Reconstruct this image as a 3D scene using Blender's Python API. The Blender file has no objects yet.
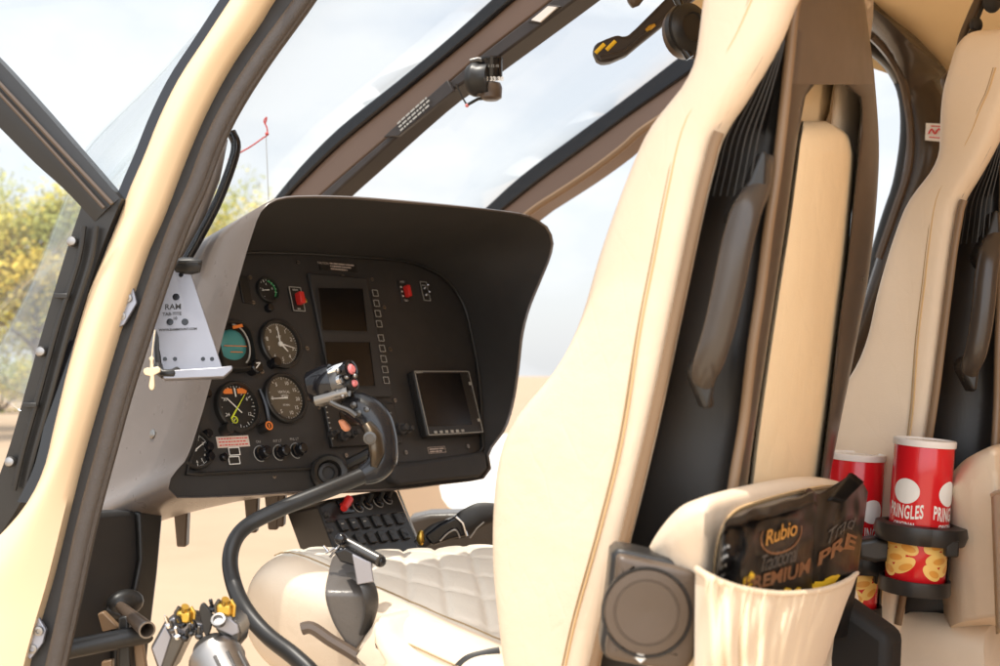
import bpy, bmesh, math, random
from mathutils import Vector as V, Matrix, noise
R = math.radians
S = bpy.context.scene
COL = S.collection
random.seed(7)

# ------------------------------------------------------------------ camera
# world axes: X = to the right of the aircraft, Y = towards its nose, Z = up, ground at Z = 0
CAM = V((0, 0, 1.5))
FPX = 1200.0                       # focal length for a picture 1000 wide
YAW, PITCH = R(50.8), R(2.0)
AX = V((math.sin(YAW)*math.cos(PITCH), math.cos(YAW)*math.cos(PITCH), math.sin(PITCH)))
RX = V((math.cos(YAW), -math.sin(YAW), 0))
UX = RX.cross(AX)
cd = bpy.data.cameras.new('camera'); co = bpy.data.objects.new('camera', cd); COL.objects.link(co)
cd.sensor_width = 36; cd.lens = 36*FPX/1000; cd.clip_end = 5000; cd.clip_start = .05
co.location = CAM
co.rotation_euler = AX.to_track_quat('-Z', 'Y').to_euler()
cd.dof.use_dof = True; cd.dof.focus_distance = 1.70; cd.dof.aperture_fstop = 6.3
S.camera = co

# measuring helpers: the sight line of a photograph point, met with a real surface of the aircraft
def ray(px, py): return AX + RX*((px-500)/FPX) + UX*((333-py)/FPX)
def at_d(px, py, d): return CAM + ray(px, py)*d
def at_x(px, py, x): r = ray(px, py); return CAM + r*((x-CAM.x)/r.x)
def at_y(px, py, y): r = ray(px, py); return CAM + r*((y-CAM.y)/r.y)
def at_z(px, py, z): r = ray(px, py); return CAM + r*((z-CAM.z)/r.z)
def at_p(px, py, p0, n): r = ray(px, py); return CAM + r*((p0-CAM).dot(n)/r.dot(n))
class Plane:
    """a flat surface of the aircraft: origin, right, up, outward normal (towards the viewer's side)"""
    def __init__(s, o, r, u):
        s.o = o; s.r = r.normalized(); n = s.r.cross(u).normalized(); s.u = n.cross(s.r).normalized(); s.n = n
    def at(s, px, py, off=0.0): return at_p(px, py, s.o + s.n*off, s.n)
    def loc(s, p): d = p-s.o; return d.dot(s.r), d.dot(s.u)
    def pt(s, a, b, off=0.0): return s.o + s.r*a + s.u*b + s.n*off

def resample(pts, n, closed=False):
    pts = [V(p) for p in pts]
    if closed: pts = pts + [pts[0]]
    L = [0]
    for a, b in zip(pts, pts[1:]): L.append(L[-1] + (b-a).length)
    out = []; m = n if closed else n-1; k = 0
    for i in range(n):
        t = L[-1]*i/m
        while k < len(L)-2 and L[k+1] < t: k += 1
        f = (t-L[k])/max(1e-9, L[k+1]-L[k])
        out.append(pts[k].lerp(pts[k+1], min(1, max(0, f))))
    return out
def smooth(pts, n, closed=False):
    """Catmull-Rom through the points, then evenly resampled"""
    P = [V(p) for p in pts]; out = []; N = len(P)
    rng = range(N) if closed else range(N-1)
    for i in rng:
        if closed: a, b, c, d = P[i-1], P[i], P[(i+1) % N], P[(i+2) % N]
        else: a, b, c, d = P[max(0, i-1)], P[i], P[i+1], P[min(N-1, i+2)]
        for k in range(10):
            t = k/10
            out.append(.5*((2*b) + (c-a)*t + (2*a-5*b+4*c-d)*t*t + (3*b-a-3*c+d)*t**3))
    if not closed: out.append(P[-1])
    return resample(out, n, closed)
def P2(*xy): return [V((x, y, 0)) for x, y in xy]
def smooth2(xy, n, closed=False): return [(p.x, p.y) for p in smooth(P2(*xy), n, closed)]

# ------------------------------------------------------------------ mesh builder
class MB:
    def __init__(s): s.v = []; s.f = []; s.m = []; s.mi = 0
    def add(s, vs, fs):
        b = len(s.v); s.v += [V(p) for p in vs]
        for f in fs: s.f.append([b+i for i in f]); s.m.append(s.mi)
        return s
    def grid(s, rows, closed=False):
        n = len(rows[0]); vs = [p for r in rows for p in r]; fs = []
        for i in range(len(rows)-1):
            for j in range(n if closed else n-1):
                k = (j+1) % n
                fs.append([i*n+j, i*n+k, (i+1)*n+k, (i+1)*n+j])
        return s.add(vs, fs)
    def loft(s, rings, cap0=True, cap1=True):
        n = len(rings[0]); b = len(s.v); s.grid(rings, True)
        if cap0: s.f.append([b+i for i in reversed(range(n))]); s.m.append(s.mi)
        if cap1: s.f.append([b+(len(rings)-1)*n+i for i in range(n)]); s.m.append(s.mi)
        return s
    def prism(s, poly, vec):
        poly = [V(p) for p in poly]; vec = V(vec)
        return s.loft([poly, [p+vec for p in poly]])
    def box(s, c, sx, sy, sz, rx=V((1,0,0)), ry=V((0,1,0)), rz=V((0,0,1))):
        c = V(c); q = [c + rx*(a*sx/2) + ry*(b*sy/2) - rz*(sz/2) for a, b in ((-1,-1),(1,-1),(1,1),(-1,1))]
        return s.prism(q, rz*sz)
    def pbox(s, pl, a, b, w, h, d, off=0.0):
        """box lying on a Plane, centred at (a, b), standing d out of it"""
        return s.box(pl.pt(a, b, off+d/2), w, h, d, pl.r, pl.u, pl.n)
    def tube(s, path, rad, n=12, closed=False, flat=1.0, upv=None, cap=True):
        path = [V(p) for p in path]; m = len(path)
        if not isinstance(rad, (list, tuple)): rad = [rad]*m
        if len(rad) != m:
            rr = []
            for i in range(m):
                t = i/(m-1)*(len(rad)-1); k = min(int(t), len(rad)-2); rr.append(rad[k]+(rad[k+1]-rad[k])*(t-k))
            rad = rr
        rings = []; prev = None
        for i, p in enumerate(path):
            t = (path[(i+1) % m]-path[i-1]) if closed else (path[min(m-1, i+1)]-path[max(0, i-1)])
            t.normalize()
            if prev is None:
                a = V(upv) if upv is not None else V((0,0,1))
                if abs(a.dot(t)) > .95: a = V((1,0,0))
                a = (a - t*a.dot(t)).normalized()
            else: a = (prev - t*prev.dot(t)).normalized()
            prev = a; b = t.cross(a)
            rings.append([p + a*(math.cos(2*math.pi*k/n)*rad[i]) + b*(math.sin(2*math.pi*k/n)*rad[i]*flat) for k in range(n)])
        if closed: rings.append(rings[0]); return s.loft(rings, False, False)
        return s.loft(rings, cap, cap)
    def lathe(s, c, axis, prof, n=32, cap0=True, cap1=True, sx=1.0, ref=None):
        """prof: list of (radius, height along axis)"""
        c = V(c); ax = V(axis).normalized()
        a = V(ref) if ref is not None else (V((1,0,0)) if abs(ax.x) < .9 else V((0,1,0)))
        a = (a - ax*a.dot(ax)).normalized(); b = ax.cross(a)
        return s.loft([[c + ax*h + a*(math.cos(2*math.pi*k/n)*r) + b*(math.sin(2*math.pi*k/n)*r*sx) for k in range(n)] for r, h in prof], cap0, cap1)
    def ball(s, c, r, n=14, sc=(1,1,1)):
        c = V(c)
        return s.loft([[c + V((math.cos(2*math.pi*k/n)*math.sin(t)*r*sc[0], math.sin(2*math.pi*k/n)*math.sin(t)*r*sc[1], math.cos(t)*r*sc[2])) for k in range(n)]
                       for t in [math.pi*(.02+.96*i/(n//2)) for i in range(n//2, -1, -1)]])
    def ring(s, pl, a, b, r0, r1, d, n=36, off=0.0):
        rings = []
        for r, h in ((r0, 0), (r0, d), (r1, d), (r1, 0)):
            rings.append([pl.pt(a+math.cos(2*math.pi*k/n)*r, b+math.sin(2*math.pi*k/n)*r, off+h) for k in range(n)])
        return s.loft(rings, False, False)
    def disc(s, pl, a, b, r, off, n=32, d=.0015):
        return s.loft([[pl.pt(a+math.cos(2*math.pi*k/n)*r, b+math.sin(2*math.pi*k/n)*r, off+h) for k in range(n)] for h in (0, d)])
    def bar(s, pl, a0, b0, a1, b1, w, d=.0008, off=0.0):
        t = V((a1-a0, b1-b0, 0)); t.normalize(); q = V((-t.y, t.x, 0))*(w/2)
        poly = [pl.pt(x, y, off) for x, y in ((a0-q.x, b0-q.y), (a1-q.x, b1-q.y), (a1+q.x, b1+q.y), (a0+q.x, b0+q.y))]
        return s.prism(poly, pl.n*d)
    def frame(s, pl, a, b, w, h, t, d=.0008, off=0.0):
        for (x0, y0, x1, y1) in ((-1,-1,1,-1), (1,-1,1,1), (1,1,-1,1), (-1,1,-1,-1)):
            s.bar(pl, a+x0*w/2, b+y0*h/2, a+x1*w/2, b+y1*h/2, t, d, off)
        return s
    def text(s, txt, size, place, shear=0.0, align='CENTER', ext=0.0, bold=0.0, spacing=1.0):
        """flat lettering; place(x, y) gives the 3D point. size = letter height in metres"""
        cu = bpy.data.curves.new('t', 'FONT'); cu.body = txt; cu.size = size*1.4; cu.shear = shear; cu.align_x = align; cu.align_y = 'CENTER'
        cu.resolution_u = 3; cu.offset = bold; cu.space_character = spacing
        ob = bpy.data.objects.new('t', cu); me = bpy.data.meshes.new_from_object(ob)
        vs = [place(v.co.x, v.co.y) for v in me.vertices]; fs = [list(p.vertices) for p in me.polygons]
        bpy.data.objects.remove(ob); bpy.data.curves.remove(cu); bpy.data.meshes.remove(me)
        return s.add(vs, fs)

def base_of(o):
    p = V((0,0,0))
    while o is not None: p += o.location; o = o.parent
    return p
def obj(name, mb, mats, parent=None, sm=True, bevel=0, seg=2, sub=0, solid=0, offset=-1, ang=40, fixn=True, loc=None):
    if not isinstance(mats, (list, tuple)): mats = [mats]
    o0 = base_of(parent) if parent is not None else V((0,0,0))
    if loc is not None: o0 = o0 + V(loc) if parent is None else o0
    me = bpy.data.meshes.new(name)
    me.from_pydata([tuple(v-o0) for v in mb.v], [], mb.f)
    for m in mats: me.materials.append(m)
    for p, i in zip(me.polygons, mb.m): p.material_index = i
    if fixn:
        bm = bmesh.new(); bm.from_mesh(me); bmesh.ops.recalc_face_normals(bm, faces=bm.faces); bm.to_mesh(me); bm.free()
    if sm:
        me.shade_smooth()
        if not sub: me.set_sharp_from_angle(angle=R(ang))
    o = bpy.data.objects.new(name, me); COL.objects.link(o)
    if parent is not None: o.parent = parent
    elif loc is not None: o.location = loc
    if solid:
        m = o.modifiers.new('solid', 'SOLIDIFY'); m.thickness = solid; m.offset = offset
    if bevel:
        m = o.modifiers.new('bevel', 'BEVEL'); m.width = bevel; m.segments = seg; m.limit_method = 'ANGLE'; m.angle_limit = R(38)
        m.harden_normals = False
    if sub:
        m = o.modifiers.new('sub', 'SUBSURF'); m.levels = sub; m.render_levels = sub
    return o
def thing(name, label, cat, loc, group=None):
    o = bpy.data.objects.new(name, None); COL.objects.link(o); o.location = loc; o.empty_display_size = .05
    return tag(o, label, cat, group)
def tag(o, label, cat, group=None):
    o['label'] = label; o['category'] = cat
    if group: o['group'] = group
    return o
def kind(o, k): o['kind'] = k; return o
def copy_tree(o, parent=None, skip=()):
    c = o.copy(); COL.objects.link(c)
    if parent is not None: c.parent = parent
    for ch in [x for x in COL.objects if x.parent == o]:
        if ch.name.split('.')[0] not in skip: copy_tree(ch, c, skip)
    return c

# ------------------------------------------------------------------ materials
def mat(name, col, rough=.5, metal=0.0, spec=.5, bump=0.0, bscale=200.0, var=0.0, vscale=6.0, coat=0.0, emit=None, trans=0.0, bdist=.002, ior=1.45, sheen=0.0, rvar=0.0):
    m = bpy.data.materials.new(name); m.use_nodes = True; nt = m.node_tree; b = nt.nodes['Principled BSDF']
    b.inputs['Base Color'].default_value = (*col, 1); b.inputs['Roughness'].default_value = rough
    b.inputs['Metallic'].default_value = metal; b.inputs['Specular IOR Level'].default_value = spec
    b.inputs['Coat Weight'].default_value = coat; b.inputs['Transmission Weight'].default_value = trans; b.inputs['IOR'].default_value = ior
    b.inputs['Sheen Weight'].default_value = sheen
    N = nt.nodes.new; L = nt.links.new
    tc = N('ShaderNodeTexCoord')
    if var:
        n = N('ShaderNodeTexNoise'); n.inputs['Scale'].default_value = vscale; n.inputs['Detail'].default_value = 6; n.inputs['Roughness'].default_value = .6
        L(tc.outputs['Object'], n.inputs['Vector'])
        mx = N('ShaderNodeMix'); mx.data_type = 'RGBA'
        mx.inputs[6].default_value = (*[c*(1-var) for c in col], 1); mx.inputs[7].default_value = (*[min(1, c*(1+var)) for c in col], 1)
        L(n.outputs['Fac'], mx.inputs[0]); L(mx.outputs[2], b.inputs['Base Color'])
    if rvar:
        n2 = N('ShaderNodeTexNoise'); n2.inputs['Scale'].default_value = 40; n2.inputs['Detail'].default_value = 5
        L(tc.outputs['Object'], n2.inputs['Vector'])
        mr = N('ShaderNodeMapRange'); mr.inputs[3].default_value = max(0, rough-rvar); mr.inputs[4].default_value = rough+rvar
        L(n2.outputs['Fac'], mr.inputs[0]); L(mr.outputs[0], b.inputs['Roughness'])
    if bump:
        n = N('ShaderNodeTexNoise'); n.inputs['Scale'].default_value = bscale; n.inputs['Detail'].default_value = 4
        L(tc.outputs['Object'], n.inputs['Vector'])
        bp = N('ShaderNodeBump'); bp.inputs['Strength'].default_value = bump; bp.inputs['Distance'].default_value = bdist
        L(n.outputs['Fac'], bp.inputs['Height']); L(bp.outputs['Normal'], b.inputs['Normal'])
    if emit:
        b.inputs['Emission Color'].default_value = (*emit[:3], 1); b.inputs['Emission Strength'].default_value = emit[3]
    return m
def leather(name, col, rough=.42):
    m = mat(name, col, rough, spec=.4, var=.075, vscale=5, rvar=.08)
    nt = m.node_tree; b = nt.nodes['Principled BSDF']; N = nt.nodes.new; L = nt.links.new
    tc = N('ShaderNodeTexCoord'); v = N('ShaderNodeTexVoronoi'); v.inputs['Scale'].default_value = 520
    n = N('ShaderNodeTexNoise'); n.inputs['Scale'].default_value = 14; n.inputs['Detail'].default_value = 3
    L(tc.outputs['Object'], v.inputs['Vector']); L(tc.outputs['Object'], n.inputs['Vector'])
    b1 = N('ShaderNodeBump'); b1.inputs['Strength'].default_value = .18; b1.inputs['Distance'].default_value = .0006
    b2 = N('ShaderNodeBump'); b2.inputs['Strength'].default_value = .45; b2.inputs['Distance'].default_value = .006
    mp = N('ShaderNodeMapping'); mp.inputs['Scale'].default_value = (1, 1, .35); L(tc.outputs['Object'], mp.inputs['Vector'])
    v2 = N('ShaderNodeTexVoronoi'); v2.feature = 'DISTANCE_TO_EDGE'; v2.inputs['Scale'].default_value = 34; L(mp.outputs[0], v2.inputs['Vector'])
    cr = N('ShaderNodeMapRange'); cr.inputs[2].default_value = .06; L(v2.outputs['Distance'], cr.inputs[0])
    ad = N('ShaderNodeMath'); ad.operation = 'MULTIPLY_ADD'; ad.inputs[1].default_value = .05; L(cr.outputs[0], ad.inputs[0]); L(n.outputs['Fac'], ad.inputs[2])
    L(ad.outputs[0], b2.inputs['Height']); L(v.outputs['Distance'], b1.inputs['Height']); L(b2.outputs['Normal'], b1.inputs['Normal']); L(b1.outputs['Normal'], b.inputs['Normal'])
    return m
def weave(name, col, scale=260):
    """carbon or ribbed webbing: crossing fine waves"""
    m = mat(name, col, .38, spec=.5); nt = m.node_tree; b = nt.nodes['Principled BSDF']; N = nt.nodes.new; L = nt.links.new
    tc = N('ShaderNodeTexCoord'); hs = []
    for d in ('X', 'Z'):
        w = N('ShaderNodeTexWave'); w.bands_direction = d; w.inputs['Scale'].default_value = scale; L(tc.outputs['Object'], w.inputs['Vector']); hs.append(w)
    a = N('ShaderNodeMath'); a.operation = 'MULTIPLY'; L(hs[0].outputs['Fac'], a.inputs[0]); L(hs[1].outputs['Fac'], a.inputs[1])
    bp = N('ShaderNodeBump'); bp.inputs['Strength'].default_value = .25; bp.inputs['Distance'].default_value = .0006
    L(a.outputs[0], bp.inputs['Height']); L(bp.outputs['Normal'], b.inputs['Normal'])
    return m
def glass(name, tint=(1,1,1), refl=.10):
    """thin acrylic pane: mostly clear, mirrors the sky a little more at grazing angles"""
    m = bpy.data.materials.new(name); m.use_nodes = True; nt = m.node_tree; nt.nodes.clear(); N = nt.nodes.new; L = nt.links.new
    o = N('ShaderNodeOutputMaterial'); mx = N('ShaderNodeMixShader'); t = N('ShaderNodeBsdfTransparent'); g = N('ShaderNodeBsdfGlossy'); f = N('ShaderNodeMapRange'); lw = N('ShaderNodeLayerWeight')
    t.inputs['Color'].default_value = (*tint, 1); g.inputs['Roughness'].default_value = .03; lw.inputs['Blend'].default_value = .5; pw = N('ShaderNodeMath'); pw.operation = 'POWER'; pw.inputs[1].default_value = 4; L(lw.outputs['Facing'], pw.inputs[0]); L(pw.outputs[0], f.inputs[0]); f.inputs[3].default_value = refl*.25; f.inputs[4].default_value = .30
    L(f.outputs[0], mx.inputs['Fac']); L(t.outputs[0], mx.inputs[1]); L(g.outputs[0], mx.inputs[2]); L(mx.outputs[0], o.inputs['Surface'])
    return m

M = dict(
    leather=leather('cream_leather', (.74, .605, .455)),
    leather2=leather('cream_leather_insert', (.84, .665, .43)),
    quilt=leather('cream_quilted_leather', (.75, .675, .565), .5),
    fabric=mat('cream_stretch_fabric', (.68, .545, .375), .85, bump=.3, bscale=900, bdist=.0006, var=.04, sheen=.2),
    stitch=mat('stitching', (.36, .25, .13), .8),
    piping=mat('tan_piping', (.62, .42, .21), .5),
    paint=mat('cream_paint', (.74, .555, .355), .38, coat=.15, var=.03, vscale=3),
    lining=mat('peach_lining', (.76, .55, .36), .6, var=.05, vscale=4, bump=.15, bscale=300),
    headliner=mat('headliner_suede', (.84, .66, .40), .85, bump=.2, bscale=500, var=.04),
    shell=mat('brown_satin_shell', (.095, .068, .049), .34, var=.12, vscale=12, rvar=.06, bump=.05, bscale=600),
    shell_tan=mat('brown_trim_edge', (.22, .14, .08), .35, var=.1),
    arch=mat('dark_arch_trim', (.055, .043, .034), .24, var=.1, rvar=.05),
    gripblack=mat('grip_black', (.014, .014, .016), .22, rvar=.06, bump=.05, bscale=600),
    carbon=weave('carbon_weave', (.010, .009, .0085)),
    black=mat('matte_black_panel', (.033, .031, .030), .55, bump=.10, bscale=900, var=.28, vscale=14, rvar=.10),
    liner=mat('matte_black_liner', (.031, .029, .028), .75, bump=.15, bscale=700, var=.2, vscale=15),
    softblack=mat('satin_black_plastic', (.020, .019, .018), .38, rvar=.08, bump=.05, bscale=800),
    gloss=mat('gloss_black', (.01, .01, .012), .12),
    rubber=mat('rubber_seal', (.052, .040, .032), .42, bump=.35, bscale=420, var=.2, vscale=60),
    hood=mat('taupe_hood_paint', (.165, .135, .117), .28, rvar=.02, var=.03, bump=.08, bscale=500),
    post=mat('post_paint_brown', (.16, .105, .078), .42, var=.08, vscale=5, bump=.06, bscale=500),
    postdark=mat('post_edge_dark', (.035, .028, .026), .45, var=.2, vscale=30),
    chrome=mat('chrome', (.75, .75, .76), .14, metal=1, rvar=.06),
    steel=mat('brushed_steel', (.30, .285, .27), .40, metal=1, rvar=.1, var=.1, vscale=40),
    alu=mat('anodised_aluminium', (.30, .30, .33), .36, metal=.6, rvar=.07, bump=.05, bscale=900),
    darkmetal=mat('dark_metal', (.10, .095, .09), .3, metal=.8, rvar=.1, var=.15, vscale=50),
    screen=mat('dark_display_glass', (.006, .0055, .006), .16, spec=.38, rvar=.06),
    bezel=mat('grey_bezel', (.035, .034, .034), .5, bump=.06, bscale=900),
    white=mat('white_marking', (.8, .79, .75), .5),
    dim=mat('grey_marking', (.42, .41, .38), .6),
    lid=mat('milky_plastic_lid', (.80, .76, .72), .28, var=.03),
    red=mat('glossy_red_print', (.62, .012, .018), .22, coat=.3, var=.05),
    redplastic=mat('red_plastic', (.65, .03, .025), .35),
    pink=mat('pink_button', (.75, .22, .22), .35),
    orange=mat('orange_marking', (.80, .22, .04), .5),
    trigger=mat('peach_trigger', (.62, .24, .12), .4),
    yellow=mat('yellow_marking', (.85, .55, .03), .5),
    lime=mat('yellow_green_needle', (.65, .72, .05), .5),
    green=mat('green_arc', (.05, .45, .15), .5),
    teal=mat('teal_sphere', (.06, .26, .26), .45, var=.1, vscale=60),
    dial=mat('olive_brown_dial', (.11, .088, .06), .55, var=.08, vscale=80),
    dialblack=mat('black_dial', (.012, .012, .012), .5),
    placard=mat('placard_paper', (.66, .55, .48), .6),
    gold=mat('brass_guard', (.62, .40, .08), .28, metal=.9),
    chip=mat('crisp_print', (.85, .55, .16), .3, var=.15, vscale=60),
    chipdark=mat('crisp_print_brown', (.72, .33, .06), .3, var=.15, vscale=60),
    foil=mat('black_foil_film', (.008, .0072, .007), .33, rvar=.10, spec=.22),
    column=mat('dark_brown_column', (.045, .032, .024), .3, var=.12, vscale=12, rvar=.06, bump=.05, bscale=600),
    bronze=mat('bronze_print', (.20, .085, .035), .35),
    bronze_light=mat('amber_print', (.55, .26, .05), .4),
    greyprint=mat('grey_print', (.085, .08, .075), .4),
    webbing=weave('belt_webbing', (.03, .028, .026), 400),
    beltgrey=mat('grey_belt_sheath', (.10, .088, .078), .30, rvar=.08, bump=.2, bscale=250),
    cross=mat('pale_gold_cross', (.72, .60, .42), .35, metal=.6),
    deepblack=mat('deep_black_cover', (.008, .0075, .007), .7),
    bubble=glass('bubble_pane', (.95, .96, .96), .55),
    pane=glass('acrylic_pane', (.97, .98, .98), .10),
    lens=glass('instrument_lens', (1, 1, 1), .06),
    bark=mat('bark', (.16, .11, .07), .9, bump=.5, bscale=40, var=.3),
    redwire=mat('red_cord', (.55, .06, .05), .6),
)

# ------------------------------------------------------------------ light, sky, exposure
SUN_AZ, SUN_EL = R(-80), R(81)      # azimuth from the nose (negative = pilot's side)
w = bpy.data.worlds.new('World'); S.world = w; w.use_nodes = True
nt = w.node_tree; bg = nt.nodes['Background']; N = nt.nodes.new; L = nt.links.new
sky = N('ShaderNodeTexSky'); sky.sky_type = 'NISHITA'; sky.sun_disc = False
sky.sun_elevation = SUN_EL; sky.sun_rotation = SUN_AZ; sky.dust_density = 3.0; sky.air_density = 1.0; sky.ozone_density = 1.0
tc = N('ShaderNodeTexCoord'); mp = N('ShaderNodeMapping'); mp.inputs['Scale'].default_value = (1, 1, 2.6); L(tc.outputs['Generated'], mp.inputs['Vector'])
n1 = N('ShaderNodeTexNoise'); n1.inputs['Scale'].default_value = 3.2; n1.inputs['Detail'].default_value = 8; n1.inputs['Roughness'].default_value = .55; L(mp.outputs[0], n1.inputs['Vector'])
rp = N('ShaderNodeValToRGB'); rp.color_ramp.elements[0].position = .44; rp.color_ramp.elements[0].color = (.68, .68, .68, 1)
rp.color_ramp.elements[1].position = .60; rp.color_ramp.elements[1].color = (.95, .95, .95, 1); L(n1.outputs['Fac'], rp.inputs['Fac'])
mx = N('ShaderNodeMix'); mx.data_type = 'RGBA'; mx.inputs[7].default_value = (5.9, 6.0, 6.1, 1)
L(rp.outputs['Color'], mx.inputs[0]); L(sky.outputs[0], mx.inputs[6])
# fill light added: unseen sky behind the pilot's side brightened for the seat backs
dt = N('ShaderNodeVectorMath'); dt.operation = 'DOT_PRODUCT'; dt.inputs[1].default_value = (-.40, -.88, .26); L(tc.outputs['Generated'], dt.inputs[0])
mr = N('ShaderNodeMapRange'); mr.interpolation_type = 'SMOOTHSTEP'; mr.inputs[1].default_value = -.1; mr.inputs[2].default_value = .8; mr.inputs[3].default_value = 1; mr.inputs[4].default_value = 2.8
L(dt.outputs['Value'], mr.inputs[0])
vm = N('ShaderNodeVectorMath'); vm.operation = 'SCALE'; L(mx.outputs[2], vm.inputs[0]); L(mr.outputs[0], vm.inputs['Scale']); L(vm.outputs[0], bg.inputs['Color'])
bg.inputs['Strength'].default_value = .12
sd = bpy.data.lights.new('sun', 'SUN'); so = bpy.data.objects.new('sun', sd); COL.objects.link(so)
sd.energy = 2.6; sd.angle = R(.55); sd.color = (1, .93, .82)
SUNV = V((math.sin(SUN_AZ)*math.cos(SUN_EL), math.cos(SUN_AZ)*math.cos(SUN_EL), math.sin(SUN_EL)))
so.rotation_euler = (-SUNV).to_track_quat('-Z', 'Y').to_euler(); so.location = (0, 0, 20)
S.view_settings.view_transform = 'Standard'; S.view_settings.look = 'None'; S.view_settings.exposure = .66; S.view_settings.gamma = 1
S.cycles.use_denoising = True
S.cycles.max_bounces = 8; S.cycles.transparent_max_bounces = 16
S.cycles.caustics_reflective = False; S.cycles.caustics_refractive = False
S.cycles.sample_clamp_indirect = 6

# ------------------------------------------------------------------ ground
def ground_mat(name, c0, c1, sc):
    m = mat(name, c0, .9); nt = m.node_tree; b = nt.nodes['Principled BSDF']; N = nt.nodes.new; L = nt.links.new
    tc = N('ShaderNodeTexCoord'); a = N('ShaderNodeTexNoise'); a.inputs['Scale'].default_value = sc; a.inputs['Detail'].default_value = 9; a.inputs['Roughness'].default_value = .65
    L(tc.outputs['Object'], a.inputs['Vector']); mx = N('ShaderNodeMix'); mx.data_type = 'RGBA'
    mx.inputs[6].default_value = (*c0, 1); mx.inputs[7].default_value = (*c1, 1); L(a.outputs['Fac'], mx.inputs[0]); L(mx.outputs[2], b.inputs['Base Color'])
    bp = N('ShaderNodeBump'); bp.inputs['Strength'].default_value = .3; L(a.outputs['Fac'], bp.inputs['Height']); L(bp.outputs[0], b.inputs['Normal'])
    return m
g = MB(); g.grid([[V((x, y, 0)) for x in (-900, -40, 0, 40, 900)] for y in (-900, -40, 0, 40, 900)])
kind(obj('ground', g, ground_mat('sandy_earth', (.43, .31, .205), (.29, .20, .125), .5), sm=False), 'structure')
a0 = [at_z(px, py, .004) for px, py in ((400, 436), (760, 430), (1000, 470), (820, 640), (400, 640))]
g = MB(); g.prism(a0, V((0, 0, -.02)))
kind(obj('apron', g, ground_mat('pale_concrete', (.62, .58, .52), (.52, .49, .44), .8), sm=False), 'structure')

g = MB(); g.prism([V(p) for p in ((-18, -18, .004), (.6, -18, .004), (.6, 2.2, .004), (-18, 2.2, .004))], V((0, 0, -.02)))
kind(obj('bounce_pad', g, ground_mat('bounce_concrete', (.66, .54, .40), (.58, .46, .33), .8), sm=False), 'structure')  # unseen pale slab added beside the cabin to bounce warm light inside

# ------------------------------------------------------------------ trees beyond the nose
def leaf_mat(name, c):
    m = mat(name, c, .6, var=.35, vscale=.8); return m
LEAF = [leaf_mat('yellow_green_leaves', (.50, .42, .05)), leaf_mat('olive_leaves', (.26, .26, .05)), leaf_mat('golden_leaves', (.62, .46, .07))]
def tree(px, dist, h, seed, label):
    rnd = random.Random(seed); az = YAW + math.atan((px-500)/FPX); p = V((math.sin(az)*dist, math.cos(az)*dist, 0))
    t = thing('tree', label, 'tree', p, 'trees beyond the nose of the helicopter')
    tr = MB(); tr.tube([p, p+V((.1, 0, h*.25)), p+V((.0, .1, h*.55)), p+V((.1, .1, h*.85))], [.2, .16, .1, .03], 8)
    tips = []
    for k in range(9):
        a = k*2.4+rnd.random(); z = h*(.28+.06*k); L_ = h*(.30-.015*k)
        q0 = p+V((0, 0, z)); q1 = q0+V((math.cos(a)*L_*.5, math.sin(a)*L_*.5, L_*.3)); q2 = q0+V((math.cos(a)*L_, math.sin(a)*L_, L_*.45))
        tr.tube([q0, q1, q2], [.07, .045, .015], 6); tips += [q1, q2]
    obj('trunk', tr, M['bark'], t)
    lf = MB(); cl = tips + [p+V((rnd.gauss(0, h*.12), rnd.gauss(0, h*.12), h*(.5+.45*rnd.random()))) for _ in range(34)]
    for c in cl:
        r = h*(.045+.06*rnd.random()); lf.mi = rnd.choice((0, 0, 1, 2))
        for _ in range(420):
            d = V((rnd.gauss(0, 1), rnd.gauss(0, 1), rnd.gauss(0, .8)))*r*.75
            q = c+d; s = h*.0085*(.6+rnd.random()); u = V((rnd.gauss(0, 1), rnd.gauss(0, 1), rnd.gauss(0, 1))).normalized(); v = u.orthogonal().normalized()
            lf.add([q-u*s, q+v*s*.6, q+u*s, q-v*s*.6], [[0, 1, 2, 3]])
    obj('crown', lf, LEAF, t, sm=False, fixn=False)
tree(-38, 36, 6.2, 1, 'broad yellow green tree outside the front quarter window, cut by the photo edge')
tree(36, 31, 6.3, 2, 'yellow green tree seen just below the black window strut')
tree(120, 38, 6.5, 3, 'olive tree hidden mostly behind the cream door pillar')
tree(222, 33, 6.4, 4, 'yellow green tree beside the hanging red yaw string')

def bush(px, dist, h, seed, label):
    rnd = random.Random(seed); az = YAW + math.atan((px-500)/FPX); p = V((math.sin(az)*dist, math.cos(az)*dist, 0))
    t = thing('bush', label, 'bush', p, 'low bushes under the trees')
    st = MB(); lf = MB(); w_ = h*1.1
    for k in range(7):
        a = k*.9+rnd.random(); e = p+V((math.cos(a)*w_*.6, math.sin(a)*w_*.6, h*(.5+.4*rnd.random()))); st.tube([p, p.lerp(e, .5)+V((0, 0, h*.12)), e], [.04, .025, .01], 6)
        for _ in range(5):
            c = p.lerp(e, .45+.6*rnd.random()); r = h*(.16+.10*rnd.random()); lf.mi = rnd.choice((0, 1, 1, 2))
            for _ in range(130):
                q = c+V((rnd.gauss(0, 1), rnd.gauss(0, 1), rnd.gauss(0, .8)))*r*.7; q.z = max(.05, q.z); s = h*.03*(.6+rnd.random())
                u = V((rnd.gauss(0, 1), rnd.gauss(0, 1), rnd.gauss(0, 1))).normalized(); v = u.orthogonal().normalized(); lf.add([q-u*s, q+v*s*.6, q+u*s, q-v*s*.6], [[0, 1, 2, 3]])
    obj('stem', st, M['bark'], t); obj('foliage', lf, LEAF, t, sm=False, fixn=False)
bush(2, 52, 2.6, 31, 'low rounded bush at the left photo edge beneath the tree')
bush(54, 58, 2.4, 32, 'low bush showing between the tree and the screw rail')
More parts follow.
